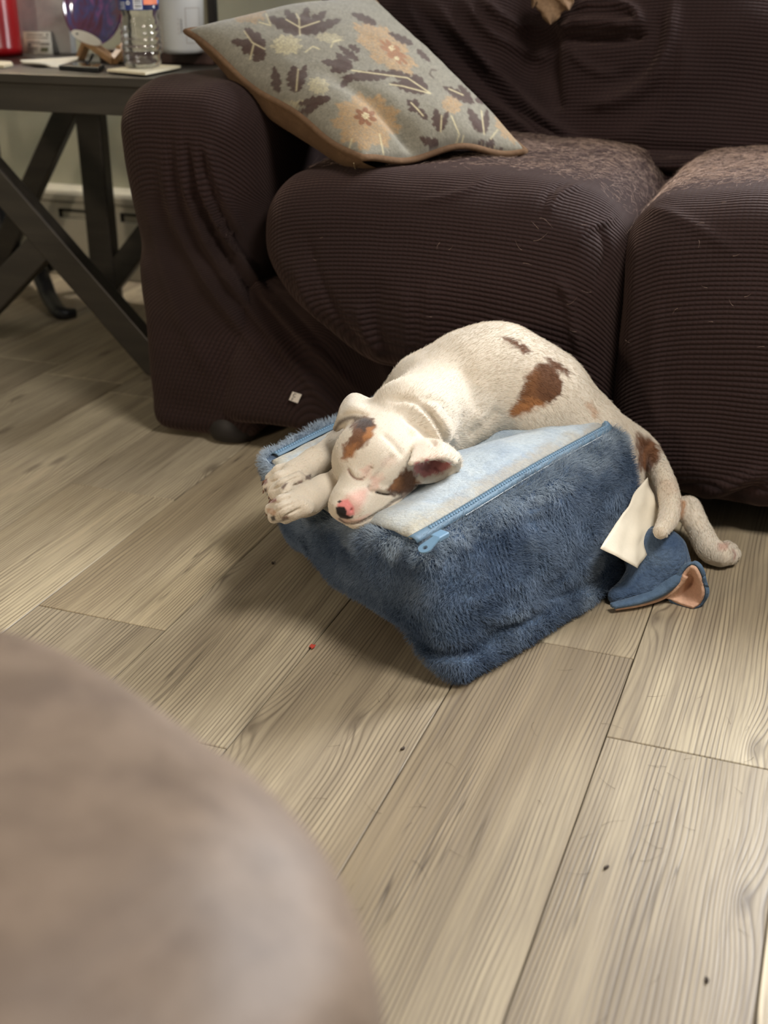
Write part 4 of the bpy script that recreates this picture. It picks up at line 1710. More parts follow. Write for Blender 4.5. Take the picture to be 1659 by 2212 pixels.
# ear with dark folded rim
line([(723, 928), (735, 912), (755, 903), (775, 903), (790, 908), (800, 912)], np.array(lin(92, 78, 66)), 5.5, 0.9)
paint([(768, 905), (800, 905), (806, 918), (790, 935), (768, 922)], dark * 1.8, 5, a=0.8)
line([(745, 892), (775, 890), (795, 896)], np.array(lin(176, 156, 128)), 5, 0.55)
# pink inside of the other ear
paint([(893, 1004), (925, 994), (960, 994), (974, 1000), (966, 1014), (950, 1022), (915, 1030), (897, 1024)], np.array(lin(176, 112, 108)), 4)
paint([(905, 1005), (935, 1000), (930, 1016), (905, 1020)], np.array(lin(112, 62, 62)), 5, a=0.65)
line([(940, 1012), (948, 1018)], np.array(lin(110, 40, 44)), 4, 0.8)
paint([(905, 965), (950, 960), (955, 985), (900, 995)], np.array(lin(222, 186, 170)), 10, a=0.5)
# muzzle: pink skin, nose
paint([(735, 1090), (750, 1070), (775, 1058), (795, 1055), (790, 1080), (772, 1110), (745, 1100)], pink, 9, a=0.55, p=pd)
paint([(728, 1090), (738, 1080), (752, 1078), (765, 1096), (766, 1112), (748, 1118), (730, 1108)], np.array(lin(206, 128, 122)), 3.5, p=pd)
paint([(725, 1096), (732, 1094), (744, 1095), (749, 1104), (748, 1112), (757, 1116), (763, 1113), (762, 1119), (750, 1122), (735, 1119), (727, 1109)], dark * 0.7, 1.8, p=pd)
paint([(728, 1084), (734, 1080), (739, 1083), (733, 1087)], dark, 1.5, p=pd)
paint([(728, 1120), (760, 1124), (800, 1110), (780, 1126), (745, 1130)], pink, 5, a=0.5, p=pd)
line([(733, 1121), (748, 1130), (775, 1130), (800, 1118), (828, 1101), (850, 1084), (868, 1074)], np.array(lin(60, 42, 38)), 2.3, 0.85)
# eyes
line([(752, 1014), (757, 1025), (768, 1034), (783, 1036)], np.array(lin(128, 88, 76)), 2.6, 0.75)
line([(812, 1063), (824, 1066), (836, 1068), (848, 1068)], np.array(lin(52, 34, 32)), 2.6, 0.9)
paint([(775, 1015), (805, 1005), (800, 1022), (785, 1032)], pink, 8, a=0.35)
paint([(798, 1030), (825, 1025), (820, 1050), (802, 1058)], pink, 8, a=0.40)
paint([(820, 1000), (850, 985), (858, 1000), (830, 1012)], pink, 10, a=0.15)
paint([(880, 930), (890, 925), (897, 940), (888, 945)], np.array(lin(206, 160, 132)), 6, a=0.5)
# claws, pads and stained toes
for pl_, c_, a_ in (([(568, 1040), (577, 1034), (578, 1042), (570, 1048)], lin(120, 70, 62), 0.8), ([(570, 1056), (577, 1052), (576, 1062), (571, 1064)], lin(70, 44, 40), 0.9),
                    ([(582, 1080), (596, 1076), (598, 1082), (584, 1087)], lin(136, 84, 76), 0.9), ([(607, 1052), (616, 1044), (622, 1043), (612, 1058)], lin(70, 36, 32), 0.8),
                    ([(584, 1117), (592, 1112), (596, 1124), (588, 1126)], lin(40, 30, 30), 0.9), ([(608, 1118), (622, 1112), (624, 1122), (610, 1126)], lin(92, 58, 40), 0.8),
                    ([(576, 1098), (590, 1098), (598, 1108), (590, 1114), (578, 1108)], lin(170, 120, 78), 0.6),
                    ([(660, 1028), (672, 1024), (672, 1036), (660, 1036)], lin(70, 50, 46), 0.85), ([(643, 1040), (654, 1037), (653, 1044), (644, 1045)], lin(124, 92, 82), 0.8)):
    paint(pl_, np.array(c_), 2.2, a=a_, p=pd)
paint([(1550, 1172), (1575, 1172), (1570, 1186), (1552, 1190)], np.array(lin(170, 120, 104)), 5, a=0.6, p=pd)
line([(1583, 1188), (1588, 1196), (1586, 1206)], np.array(lin(150, 96, 86)), 3, 0.6)
tail_m = soft_poly(pd, [(1395, 1000), (1430, 1000), (1470, 1080), (1465, 1130), (1425, 1160), (1410, 1150), (1440, 1100)], 12)
col = col * (1 - 0.18 * (tail_m * fac)[:, None] * (1 - np.array([0.95, 0.82, 0.62])))

M_COAT = mat_vcol('short_white_coat', 0.75, 0.25, (420, 420, 420), 0.25, 0.0015, 0.10, 0.2, 0.12)
dog = empty('dog', (float(spine[2][0]), float(spine[2][1]), 0))
tag(dog, 'white puppy with brown patches asleep face down on the blue cushion bed', 'dog')
dog_body = mesh_obj('body', Vd, Qd, M_COAT, dog, col=col)

# claws: small curved cones at the toe tips
M_CLAW = plain('claw_horn', (120, 84, 70), 0.35, 0.2, 80, 0)
for a, b, z in (((574, 1040), (566, 1048), 0.197), ((573, 1056), (568, 1066), 0.194), ((586, 1068), (580, 1078), 0.192), ((588, 1082), (580, 1088), 0.186), ((580, 1104), (574, 1114), 0.184), ((587, 1118), (584, 1128), 0.178), ((612, 1119), (606, 1128), 0.176)):
    pa, pb = W(*a, Z=z), W(*b, Z=z - 0.008)
    mid = (pa + pb) / 2 + np.array([0, 0, 0.0025])
    tube_obj('claw', spline([pa, mid, pb], 7), np.linspace(0.0030, 0.0006, 7), M_CLAW, dog, 8)

# collar: a plaid band, only a short stretch shows in the neck fold
def mat_collar():
    t = NT('red_black_plaid', 0.7)
    co = t.coord()
    ch = t.n('ShaderNodeTexChecker')
    t.L(co, ch.inputs['Vector'])
    ch.inputs['Scale'].default_value = 160
    ch.inputs['Color1'].default_value = (*lin(178, 48, 58), 1)
    ch.inputs['Color2'].default_value = (*lin(36, 28, 28), 1)
    t.color(ch.outputs[0])
    return t.m


nc = H(-0.088, 0.006, -0.004)
nax = unit(spine[0] - H(-0.03, 0, -0.01))
e1 = unit(np.cross(nax, [0, 0, 1.0]))
e2 = np.cross(e1, nax)
cp_ = [nc + 0.0605 * (math.cos(t) * e1 + math.sin(t) * e2) for t in np.linspace(0, 2 * math.pi, 48, endpoint=False)]
Vcol, Fcol = tube_arrays(cp_, 0.0015, 8, True)
Vc3 = Vcol.reshape(48, 8, 3)
for i in range(48):
    c0 = cp_[i]
    Vc3[i] = c0 + (Vc3[i] - c0) @ (np.eye(3) + 6.0 * np.outer(nax, nax))
mesh_obj('collar', Vc3.reshape(-1, 3), Fcol, mat_collar(), dog)['label'] = 'red and black plaid collar'

# fur
wgt = (facing(Vd, Nd) > 0.0).astype(float)
noseless = soft_poly(pd, [(722, 1075), (770, 1075), (770, 1125), (722, 1125)], 3)
wgt *= 1 - noseless
earless = soft_poly(pd, [(893, 1004), (925, 994), (960, 994), (974, 1000), (966, 1014), (950, 1022), (915, 1030), (897, 1024)], 3)
wgt *= 1 - earless
fr, fnn, fcol = scatter(Vd, Qd, 70000, wgt, (col,))
# hair lies from the nose towards the tail
flow_pts = np.array([NOSE, HC, spine[0], spine[2], spine[4], spine[6], tail_p[3], tail_p[5], tail_p[8]])
seg_d = np.diff(flow_pts, axis=0)
seg_m = (flow_pts[1:] + flow_pts[:-1]) / 2
dd = np.linalg.norm(fr[:, None] - seg_m[None], axis=2)
ww = np.exp(-(dd / 0.06) ** 2) + 1e-6
fd = (ww[..., None] * seg_d[None]).sum(1)
legm = (fr[:, 0] < -0.60) & (fr[:, 1] < 1.75) & (dd[:, 0] > 0.075) & (dd[:, 1] > 0.08)
fd[legm] = np.array([-0.1, -1.0, 0])
fd -= fnn * (fd * fnn).sum(1, keepdims=True)
fd /= np.linalg.norm(fd, axis=1, keepdims=True) + 1e-9
hd = fd * 1.0 + fnn * 0.16 + 0.11 * RNG.standard_normal(fr.shape)
hd /= np.linalg.norm(hd, axis=1, keepdims=True)
onhead = dd[:, 0] < 0.10
hl_ = np.where(onhead | legm, 0.0036, 0.0070) * (0.7 + 0.6 * RNG.random(len(fr)))
hair('fur', fr - fnn * 0.0004, hd, hl_, fcol * (0.97 + 0.06 * RNG.random((len(fr), 1))), dog, 0.00022)

# ================================================================== THROW PILLOW
PA, PD, PC = W(402, 70, X=-1.185), W(782, 350, Z=0.572), W(1136, 322, Z=0.570)
PB = PA + PC - PD + np.array([0.02, 0.06, 0.055])
pn = unit(np.cross(PC - PD, PA - PD))
if pn[2] < 0:
    pn = -pn
pillow = empty('throw_pillow', (PA + PC) / 2)
tag(pillow, 'grey throw pillow embroidered with brown leaves and tan flowers on the sofa', 'pillow')
NP_ = 260
U_, V_ = np.meshgrid(np.linspace(-1, 1, NP_), np.linspace(-1, 1, NP_), indexing='ij')


def pillow_mid(u, v):
    # edges pulled in between the corners
    uu = u * (1 - 0.045 * (1 - v ** 2))
    vv = v * (1 - 0.045 * (1 - u ** 2))
    s, t = (uu + 1)[..., None] / 2, (vv + 1)[..., None] / 2
    p = (PA * (1 - s) + PD * s) * (1 - t) + (PB * (1 - s) + PC * s) * t
    # the pillow bends over the arm and slumps on the seat
    w = pn * (-0.012 * np.sin(np.pi * (uu + 1) / 2))[..., None]
    wav = 0.010 * np.sin(v * 5.2 + 0.6) * sstep(0.5, 1.0, u) + 0.006 * np.sin(u * 6.0) * sstep(-0.5, -1.0, v)
    return p + w + pn * wav[..., None]


def pillow_t(u, v):
    return (np.clip(1 - u ** 2, 0, 1) * np.clip(1 - v ** 2, 0, 1)) ** 0.42


mid_ = pillow_mid(U_, V_)
th = pillow_t(U_, V_)
wr = 0.0035 * fbm(np.stack([U_ * 2.4, V_ * 2.4, 0 * U_], -1), 3, 81)
dent = 0.020 * np.exp(-((U_ - 0.95) / 0.55) ** 2 - ((V_ + 0.35 - 0.3 * (U_ - 1)) / 0.11) ** 2)
Gtop = mid_ + pn * ((0.078 * th) + (wr - dent) * np.minimum(1, th * 2))[..., None]
Gbot = mid_ - pn * (0.100 * th)[..., None]
pp = PX(Gtop.reshape(-1, 3))
pj2 = pp + np.stack([fbm(np.c_[pp * 0.35, 0 * pp[:, 0]], 2, 91), fbm(np.c_[pp * 0.35, 0 * pp[:, 0]], 2, 92)], -1) * 1.6
grd = np.array(lin(124, 119, 105))
pc_ = np.tile(grd, (len(pp), 1)) * (1 + 0.10 * fbm(np.c_[pp * 0.25, 0 * pp[:, 0]], 2, 93))[:, None]
PBR, PTAN, PCRM, POR = np.array(lin(66, 47, 40)), np.array(lin(164, 132, 92)), np.array(lin(192, 180, 142)), np.array(lin(136, 90, 60))


def put(m, c):
    global pc_
    pc_ = pc_ * (1 - m[:, None]) + np.asarray(c) * m[:, None]


def flower(cx, cy, rx, ry, rot, c, a=0.9):
    q = pj2 - (cx, cy)
    cr, sr = math.cos(rot), math.sin(rot)
    x = (q[:, 0] * cr + q[:, 1] * sr) / rx
    y = (-q[:, 0] * sr + q[:, 1] * cr) / ry
    r = np.hypot(x, y)
    th_ = np.arctan2(y, x)
    edge = 0.86 + 0.10 * np.sin(th_ * 9) + 0.05 * np.sin(th_ * 23)
    n_ = 0.7 + 0.35 * fbm(np.c_[pp * 0.4, 0 * pp[:, 0] + 3], 2, 94)
    put(np.clip(sstep(edge + 0.06, edge - 0.06, r) * a * n_, 0, 1), c)


def star(cx, cy, rx, ry, rot, c, n=6, a=0.95):
    q = pp - (cx, cy)
    cr, sr = math.cos(rot), math.sin(rot)
    x = (q[:, 0] * cr + q[:, 1] * sr) / rx
    y = (-q[:, 0] * sr + q[:, 1] * cr) / ry
    r = np.hypot(x, y)
    e = 0.55 + 0.42 * np.abs(np.cos(np.arctan2(y, x) * n / 2))
    put(sstep(e + 0.08, e - 0.08, r) * a, c)


def leafm(x0, y0, x1, y1, w, lobes=5, c=None, a=0.95):
    q = pj2 - (x0, y0)
    d = np.array([x1 - x0, y1 - y0], float)
    L_ = np.linalg.norm(d)
    d /= L_
    s = (q @ d) / L_
    t = q @ np.array([-d[1], d[0]])
    ss_ = np.clip(s, 0, 1)
    hw = w * np.sin(np.pi * ss_ ** 0.8) ** 0.7 * (0.62 + 0.38 * np.abs(np.sin(lobes * np.pi * ss_)))
    put(sstep(1.5, -1.5, np.abs(t) - hw) * ((s > 0) & (s < 1)) * a, PBR if c is None else c)


def vein(pts, w=1.6, c=None, a=0.8):
    d, _ = dist_poly(pp, pts)
    put(np.exp(-(d / w) ** 2) * a, PCRM if c is None else c)


flower(522, 24, 58, 26, 0.25, PTAN * 0.85)
flower(792, 262, 80, 66, 0.1, PTAN)
flower(832, 104, 92, 38, 0.72, PTAN)
flower(619, 97, 36, 24, 0.0, PCRM * 0.92, 0.8)
flower(712, 82, 34, 12, 0.1, PCRM * 0.9, 0.6)
flower(688, 185, 26, 20, 0.3, PCRM * 0.92, 0.7)
flower(976, 226, 24, 22, 0.5, PTAN, 0.85)
flower(1100, 274, 26, 46, -0.7, PTAN, 0.85)
flower(640, 225, 46, 8, -0.15, PCRM, 0.6)
star(789, 252, 27, 21, 0.3, POR * 0.75, 7)
flower(789, 250, 9, 8, 0, PCRM, 1)
star(850, 112, 42, 16, 0.72, POR, 8, 0.8)
flower(846, 104, 8, 6, 0.5, PCRM, 1)
flower(858, 126, 7, 5, 0.5, PCRM, 1)
# leaves
for a in ((650, 72, 578, 36, 16, 4), (650, 70, 615, 18, 14, 4), (650, 70, 665, 14, 14, 4), (652, 70, 705, 24, 15, 4), (652, 72, 738, 42, 14, 5), (650, 74, 645, 40, 14, 3),
          (572, 104, 528, 60, 16, 3), (572, 104, 498, 88, 14, 3), (570, 106, 548, 134, 15, 3), (560, 104, 520, 108, 16, 3),
          (640, 200, 634, 140, 20, 5), (640, 196, 662, 138, 12, 4), (600, 202, 592, 142, 12, 4),
          (762, 146, 694, 132, 13, 3), (760, 144, 725, 114, 11, 3), (752, 150, 712, 152, 9, 3),
          (925, 198, 840, 150, 15, 6), (850, 160, 735, 168, 13, 8), (760, 160, 736, 190, 10, 2), (920, 200, 842, 178, 11, 5), (890, 160, 925, 190, 8, 3),
          (715, 212, 640, 226, 12, 5), (690, 222, 636, 256, 11, 4),
          (900, 232, 878, 216, 9, 2), (902, 234, 924, 260, 9, 2), (902, 232, 895, 212, 8, 2), (904, 236, 880, 236, 7, 2),
          (952, 286, 940, 234, 14, 4), (950, 284, 968, 240, 9, 3), (1042, 286, 1010, 232, 12, 4), (1046, 288, 1052, 236, 10, 4), (1040, 284, 1022, 262, 10, 3),
          (1052, 334, 1018, 312, 13, 4), (1052, 334, 1064, 298, 13, 4), (1054, 336, 1088, 322, 10, 4), (1040, 330, 1040, 300, 12, 3),
          (948, 318, 906, 296, 12, 4), (945, 316, 935, 296, 9, 3), (1024, 222, 956, 186, 12, 6), (1020, 220, 990, 182, 9, 4), (1026, 214, 1050, 222, 7, 2),
          (814, 52, 758, 28, 10, 4), (892, 96, 838, 70, 9, 4), (900, 106, 930, 134, 7, 3), (775, 132, 730, 98, 9, 4), (778, 112, 752, 96, 8, 3)):
    leafm(*a)
for a in ([(648, 76), (646, 40), (640, 30)], [(646, 58), (618, 42)], [(648, 60), (690, 46)], [(640, 196), (644, 150)], [(572, 106), (545, 92), (528, 68)], [(548, 96), (540, 128)],
          [(928, 200), (880, 168), (760, 152)], [(930, 202), (870, 186), (842, 182)], [(1050, 332), (1040, 310)], [(1052, 332), (1068, 318)], [(1046, 290), (1040, 240)], [(952, 284), (954, 250)], [(902, 236), (888, 222)], [(902, 236), (914, 250)], [(1000, 205), (970, 192)],
          [(980, 330), (992, 290), (975, 250)], [(995, 318), (1002, 292)], [(660, 112), (676, 100), (690, 106)], [(715, 102), (720, 90), (735, 86)], [(575, 30), (585, 55), (560, 48)], [(1060, 300), (1075, 280)], [(820, 290), (830, 340)], [(760, 300), (752, 330)]):
    vein(a)
vein([(942, 152), (932, 150), (928, 160), (936, 168)], 1.8, PBR)
vein([(785, 248), (800, 262)], 2, PCRM, 0.5)


pc_ *= (1 + 0.16 * fbm(np.c_[pp * 0.45, 0 * pp[:, 0]], 2, 97) + 0.10 * fbm(np.c_[pp * np.array([0.9, 0.25]), 0 * pp[:, 0]], 1, 98))[:, None]
pc_ = np.clip(pc_, 0, 1)
M_PIL = mat_vcol('embroidered_chenille', 0.85, 0.3, (900, 900, 900), 0.5, 0.0016, 0.22, 0.15)
fp = mesh_obj('front_panel', Gtop.reshape(-1, 3), grid_faces(NP_, NP_), M_PIL, pillow, col=pc_)
nchk = normals(Gtop.reshape(-1, 3), grid_faces(NP_, NP_)).mean(0)
if nchk @ pn < 0:
    fp.data.flip_normals()
M_VELV = mat_plush('tan_velvet', (92, 70, 52), (112, 88, 66), 0.25, 0.1, (150, 120, 92))
sel = slice(None, None, 5)
Gb2 = Gbot[sel, sel]
bp_ = mesh_obj('back_panel', Gb2.reshape(-1, 3), grid_faces(*Gb2.shape[:2]), M_VELV, pillow)
e_ = np.linspace(-1, 1, 60)
rim = np.concatenate([np.stack([e_, -np.ones(60)], 1), np.stack([np.ones(60), e_], 1)[1:], np.stack([-e_, np.ones(60)], 1)[1:], np.stack([-np.ones(60), -e_], 1)[1:-1]])
tube_obj('piping', pillow_mid(rim[:, 0], rim[:, 1]), 0.0062, M_VELV, pillow, 8, closed=True)
th1 = spline([W(764, 352, Z=0.57), W(766, 362, Z=0.556), W(771, 372, Z=0.55)], 8)
tube_obj('loose_thread', th1, 0.0006, plain('thread', (190, 168, 130), 0.8, 0.05), pillow, 5)

# ================================================================== DARK WOODEN TABLE
def mat_table(name, c0, c1):
    t = NT(name, 0.45, spec=0.4)
    co = t.coord()
    g_ = t.noise(t.mapping(co, (4, 40, 40)), 1.0, 4.0, 0.6)
    t.color(t.ramp(g_, [(0.3, lin(*c0)), (0.7, lin(*c1))]))
    t.bump(g_, 0.15, 0.002)
    return t.m


M_TAB = mat_table('dark_stained_wood', (42, 38, 33), (56, 51, 44))
TZ, TX0, TX1, TY0, TY1 = 0.657, -2.75, -1.385, 2.365, 2.955
table = empty('side_table', (-2.0, 2.66, 0))
tag(table, 'dark wooden side table with diagonal braced legs left of the sofa', 'table')
box_obj('tabletop', (TX0, TY0, TZ - 0.020), (TX1, TY1, TZ), M_TAB, table, 0.003)
box_obj('apron', (TX0 + 0.02, TY0 + 0.012, 0.578), (TX1 - 0.02, TY0 + 0.035, TZ - 0.020), M_TAB, table, 0.002)
box_obj('apron', (TX0 + 0.02, TY1 - 0.035, 0.578), (TX1 - 0.02, TY1 - 0.012, TZ - 0.020), M_TAB, table, 0.002)
box_obj('apron', (TX1 - 0.045, TY0 + 0.035, 0.578), (TX1 - 0.02, TY1 - 0.035, TZ - 0.020), M_TAB, table, 0.002)
box_obj('apron', (TX0 + 0.02, TY0 + 0.035, 0.578), (TX0 + 0.045, TY1 - 0.035, TZ - 0.020), M_TAB, table, 0.002)
fy = (2.372, 2.412)
beam_obj('leg', (-1.985, 0.578), (-1.425, 0.0), 0.070, fy, M_TAB, table, 0.004, cut=(0.578, 0.0))
beam_obj('brace', (-1.715, 0.295), (-2.05, 0.0), 0.068, (2.374, 2.410), M_TAB, table, 0.004)
beam_obj('leg', (-2.10, 0.578), (-2.66, 0.0), 0.070, fy, M_TAB, table, 0.004, cut=(0.578, 0.0))
by = (2.90, 2.94)
box_obj('post', (-1.955, by[0], 0.0), (-1.880, by[1], 0.578), M_TAB, table, 0.004)
beam_obj('brace', (-1.955, 0.0), (-1.43, 0.578), 0.065, (2.904, 2.936), M_TAB, table, 0.004, cut=(0.0, 0.578))
beam_obj('brace', (-1.945, 0.578), (-2.33, 0.0), 0.062, (2.904, 2.936), M_TAB, table, 0.004, cut=(0.578, 0.0))
box_obj('post', (-2.70, by[0], 0.0), (-2.63, by[1], 0.578), M_TAB, table, 0.004)

# ================================================================== FLOOR LAMP behind the table
M_IRON = plain('black_cast_iron', (20, 20, 22), 0.4, 0.2, 60, 0.15)
LX, LY = -2.345, 3.045
lamp = empty('floor_lamp', (LX, LY, 0))
tag(lamp, 'black iron floor lamp with curled tripod feet behind the table', 'lamp')
lathe_obj('pole', [(0.020, 0.085), (0.034, 0.10), (0.034, 0.13), (0.026, 0.15), (0.030, 0.20), (0.024, 0.30), (0.022, 0.60), (0.028, 0.63), (0.014, 0.70), (0.012, 1.56)], (LX, LY, 0), M_IRON, lamp, 24, True, True)
hub = np.array([LX, LY, 0.11])
for pts, rr_ in (([hub, W(75, 575, Z=0.10), W(92, 605, Z=0.075), W(108, 645, Z=0.035), W(132, 676, Z=0.016), W(164, 676, Z=0.013)], [0.026, 0.026, 0.024, 0.022, 0.020, 0.012]),
                 ([hub, W(85, 570, Z=0.10), W(115, 572, Z=0.085), W(150, 575, Z=0.075), W(178, 600, Z=0.045), W(196, 628, Z=0.016)], [0.026, 0.022, 0.018, 0.018, 0.017, 0.014]),
                 ([hub, hub + (-0.12, -0.02, 0.01), hub + (-0.22, -0.05, -0.05), hub + (-0.28, -0.06, -0.095)], [0.026, 0.022, 0.018, 0.014])):
    sp_ = spline(pts, 30)
    tube_obj('foot', sp_, np.interp(np.linspace(0, 1, 30), np.linspace(0, 1, len(rr_)), rr_), M_IRON, lamp, 12)
M_SHADE = NT('linen_lampshade', 0.9, lin(226, 214, 190))
M_SHADE.b.inputs['Transmission Weight'].default_value = 0.0
nzs = M_SHADE.noise(M_SHADE.coord(), 200, 2)
M_SHADE.color(M_SHADE.ramp(nzs, [(0.3, lin(214, 202, 178)), (0.7, lin(236, 226, 204))]))
sh_ = lathe_obj('lamp_shade', [(0.20, 1.38), (0.13, 1.72)], (LX, LY, 0), M_SHADE.m, lamp, 40, False)
bl = bpy.data.lights.new('lamp_bulb', 'POINT')
bl.energy = 30
bl.shadow_soft_size = 0.05
bl.color = (1.0, 0.96, 0.92)
blo = bpy.data.objects.new('lamp_bulb', bl)
COL.objects.link(blo)
blo.location = (LX, LY, 1.62)
blo.parent = lamp
blo.matrix_parent_inverse = parent_inv(lamp)

# glowing globe on a pole, added out of view at near left as warm fill
GX, GY = -1.5, -1.03
gl = empty('added_fill_globe', (GX, GY, 0))
tag(gl, 'added white globe for warm fill light at the near left of the room', 'lamp')
lathe_obj('fill_globe_base', [(0.13, 0.0), (0.13, 0.012), (0.03, 0.022), (0.012, 0.03)], (GX, GY, 0), M_IRON, gl, 32)
lathe_obj('pole', [(0.011, 0.02), (0.011, 1.02)], (GX, GY, 0), M_IRON, gl, 12)
M_GLOBE = NT('fill_globe_glow', 0.4, (1.0, 0.9, 0.75))
gz = M_GLOBE.noise(M_GLOBE.coord(), 6, 2)
M_GLOBE.L(M_GLOBE.ramp(gz, [(0.3, (1.0, 0.80, 0.60)), (0.7, (1.0, 0.84, 0.66))]), M_GLOBE.b.inputs['Emission Color'])
M_GLOBE.b.inputs['Emission Strength'].default_value = 135.0
lathe_obj('globe', [(0.14 * math.sin(t) + 1e-4, 1.15 - 0.14 * math.cos(t)) for t in np.linspace(0.02, math.pi, 20)], (GX, GY, 0), M_GLOBE.m, gl, 32)

# ================================================================== THINGS ON THE TABLE
T0 = TZ + 0.0005


def slab_px(name, px, z, t, mat, parent=None):
    """thin slab whose top corners lie at the given picture points"""
    top = np.array([W(a, b, Z=z + t) for a, b in px])
    c = top.mean(0)
    n = len(top)
    V = np.concatenate([top, top - (0, 0, t)])
    F = [tuple(range(n)), tuple(range(n, 2 * n))[::-1]] + [(j, i, i + n, j + n) for i, j in ((k, (k + 1) % n) for k in range(n))]
    bm = bmesh.new()
    vs = [bm.verts.new([float(q) for q in v]) for v in V]
    for f in F:
        bm.faces.new([vs[k] for k in f])
    bmesh.ops.recalc_face_normals(bm, faces=bm.faces)
    bmesh.ops.bevel(bm, geom=list(bm.edges), offset=min(0.0015, t * 0.25), segments=2, affect='EDGES', profile=0.5)
    return bm_obj(name, bm, mat, parent)


M_CREAM = plain('cream_stone', (222, 212, 184), 0.5, 0.06, 40, 0.1)
M_CORK = plain('dark_cork', (60, 46, 38), 0.9, 0.2, 150, 0.3)
cst = empty('coaster', W(310, 150, Z=T0))
tag(cst, 'square cream stone coaster under the water bottle', 'coaster')
slab_px('cork_base', [(233, 152.5), (314, 160), (386, 145), (318, 141)], T0, 0.003, M_CORK, cst)
slab_px('tile', [(230, 149), (314, 156.5), (391, 141.5), (316, 138)], T0 + 0.003, 0.006, M_CREAM, cst)
cst2 = empty('coaster', W(8, 138, Z=T0))
tag(cst2, 'cream coaster at the left edge of the picture beside the red canister', 'coaster')
slab_px('tile', [(-40, 136), (8, 141), (28, 136.5), (24, 132), (-20, 129)], T0, 0.007, M_CREAM, cst2)

# water bottle
def mat_clear(name, ior, rough=0.02, tint=(1, 1, 1)):
    t = NT(name, rough, tint)
    t.b.inputs['Transmission Weight'].default_value = 1.0
    t.b.inputs['IOR'].default_value = ior
    nz = t.noise(t.coord(), 45.0, 2.0)
    t.bump(nz, 0.25, 0.004)
    return t.m


bc = W(300, 149, Z=T0 + 0.009) + np.array([-0.01, 0.035, 0])
bottle = empty('water_bottle', bc)
tag(bottle, 'clear ribbed plastic water bottle with blue label on a coaster', 'bottle')
bz = bc[2]
BR_ = 0.0425
prof = [(0.018, 0.004), (0.028, 0.0), (0.036, 0.003), (0.041, 0.012), (0.0415, 0.024)]
z = 0.024
for k in range(5):
    prof += [(0.0425, z + 0.003), (0.0425, z + 0.008), (0.0400, z + 0.0108), (0.0415, z + 0.0133)]
    z += 0.0135
prof += [(0.0395, 0.098), (0.0385, 0.104), (0.0400, 0.111), (0.0425, 0.118), (0.0425, 0.185), (0.040, 0.195), (0.034, 0.220), (0.022, 0.245), (0.0145, 0.255), (0.0145, 0.275)]
prof_in = [(max(0.001, r - 0.0010), zz + 0.0008) for r, zz in prof][::-1]
lathe_obj('bottle_shell', [(0.001, 0.004)] + prof + prof_in + [(0.001, 0.0050)], bc, mat_clear('clear_pet', 1.5, 0.03), bottle, 48, False, False)
wp = [(max(0.001, r - 0.0020), zz + 0.0018) for r, zz in prof if zz < 0.198]
lathe_obj('water', [(0.001, 0.0055)] + wp + [(0.001, 0.199)], bc, mat_clear('water', 1.12, 0.0), bottle, 48, False, False)
lathe_obj('bottle_cap', [(0.0165, 0.266), (0.0165, 0.285), (0.015, 0.287)], bc, plain('white_cap', (232, 232, 232), 0.4, 0.03), bottle, 24, False, True)
# wrap label with bar code, recycling mark and a picture of a sunrise
M_LBL = plain('label_blue', (28, 52, 122), 0.35, 0.05, 30, 0)
to_cam = math.atan2(-bc[1], -bc[0])


def cyl_patch(name, a0, a1, z0, z1, r, mat, parent, n=12):
    V, F = [], []
    for i in range(n + 1):
        a = to_cam + math.radians(a0 + (a1 - a0) * i / n)
        for zz in (z0, z1):
            V.append((bc[0] + r * math.cos(a), bc[1] + r * math.sin(a), bz + zz - 0.0315))
    for i in range(n):
        F.append((2 * i, 2 * i + 2, 2 * i + 3, 2 * i + 1))
    return mesh_obj(name, V, F, mat, parent)


lbl = cyl_patch('label', -180, 180, 0.1495, 0.213, 0.0432, M_LBL, bottle, 64)
cyl_patch('barcode_field', -14, 10, 0.1515, 0.200, 0.04335, plain('label_white', (228, 230, 236), 0.4, 0.02), lbl, 8)
for k, (zz, hh) in enumerate(((0.1535, 0.0012), (0.1565, 0.0022), (0.1602, 0.0010), (0.1630, 0.0016), (0.1665, 0.0024), (0.1705, 0.0010), (0.1732, 0.0020), (0.1770, 0.0012), (0.1800, 0.0026), (0.1842, 0.0010), (0.187, 0.002), (0.1905, 0.001), (0.193, 0.0022))):
    cyl_patch('bar', -11, 8, zz, zz + hh, 0.04345, M_INK, lbl, 6)
cyl_patch('sunrise_picture', 14, 78, 0.162, 0.213, 0.04335, plain('sky_print', (90, 140, 205), 0.4, 0.1), lbl, 12)
cyl_patch('sunrise_glow', 14, 66, 0.160, 0.171, 0.0434, plain('sunrise_print', (222, 130, 96), 0.4, 0.15), lbl, 12)
cyl_patch('mountain', 14, 78, 0.150, 0.1605, 0.0434, plain('navy_print', (18, 26, 66), 0.4, 0.1), lbl, 12)
M_LW = plain('print_white', (232, 236, 240), 0.4, 0.02)
for k in range(3):
    a = k * 2.094
    p = []
    for t in np.linspace(0.15, 0.85, 5):
        aa = [a + 0.0, a + 2.094]
        x = 7.0 * ((1 - t) * math.sin(aa[0]) + t * math.sin(aa[1]))
        zz = 0.0056 * ((1 - t) * math.cos(aa[0]) + t * math.cos(aa[1]))
        an = to_cam + math.radians(-30 + x)
        p.append((bc[0] + 0.0435 * math.cos(an), bc[1] + 0.0435 * math.sin(an), bz + 0.1325 + zz))
    rad_ = unit(np.array([math.cos(to_cam - 0.52), math.sin(to_cam - 0.52), 0]))
    stroke3('recycling_mark', p, 0.0022, M_LW, lbl, rad_)
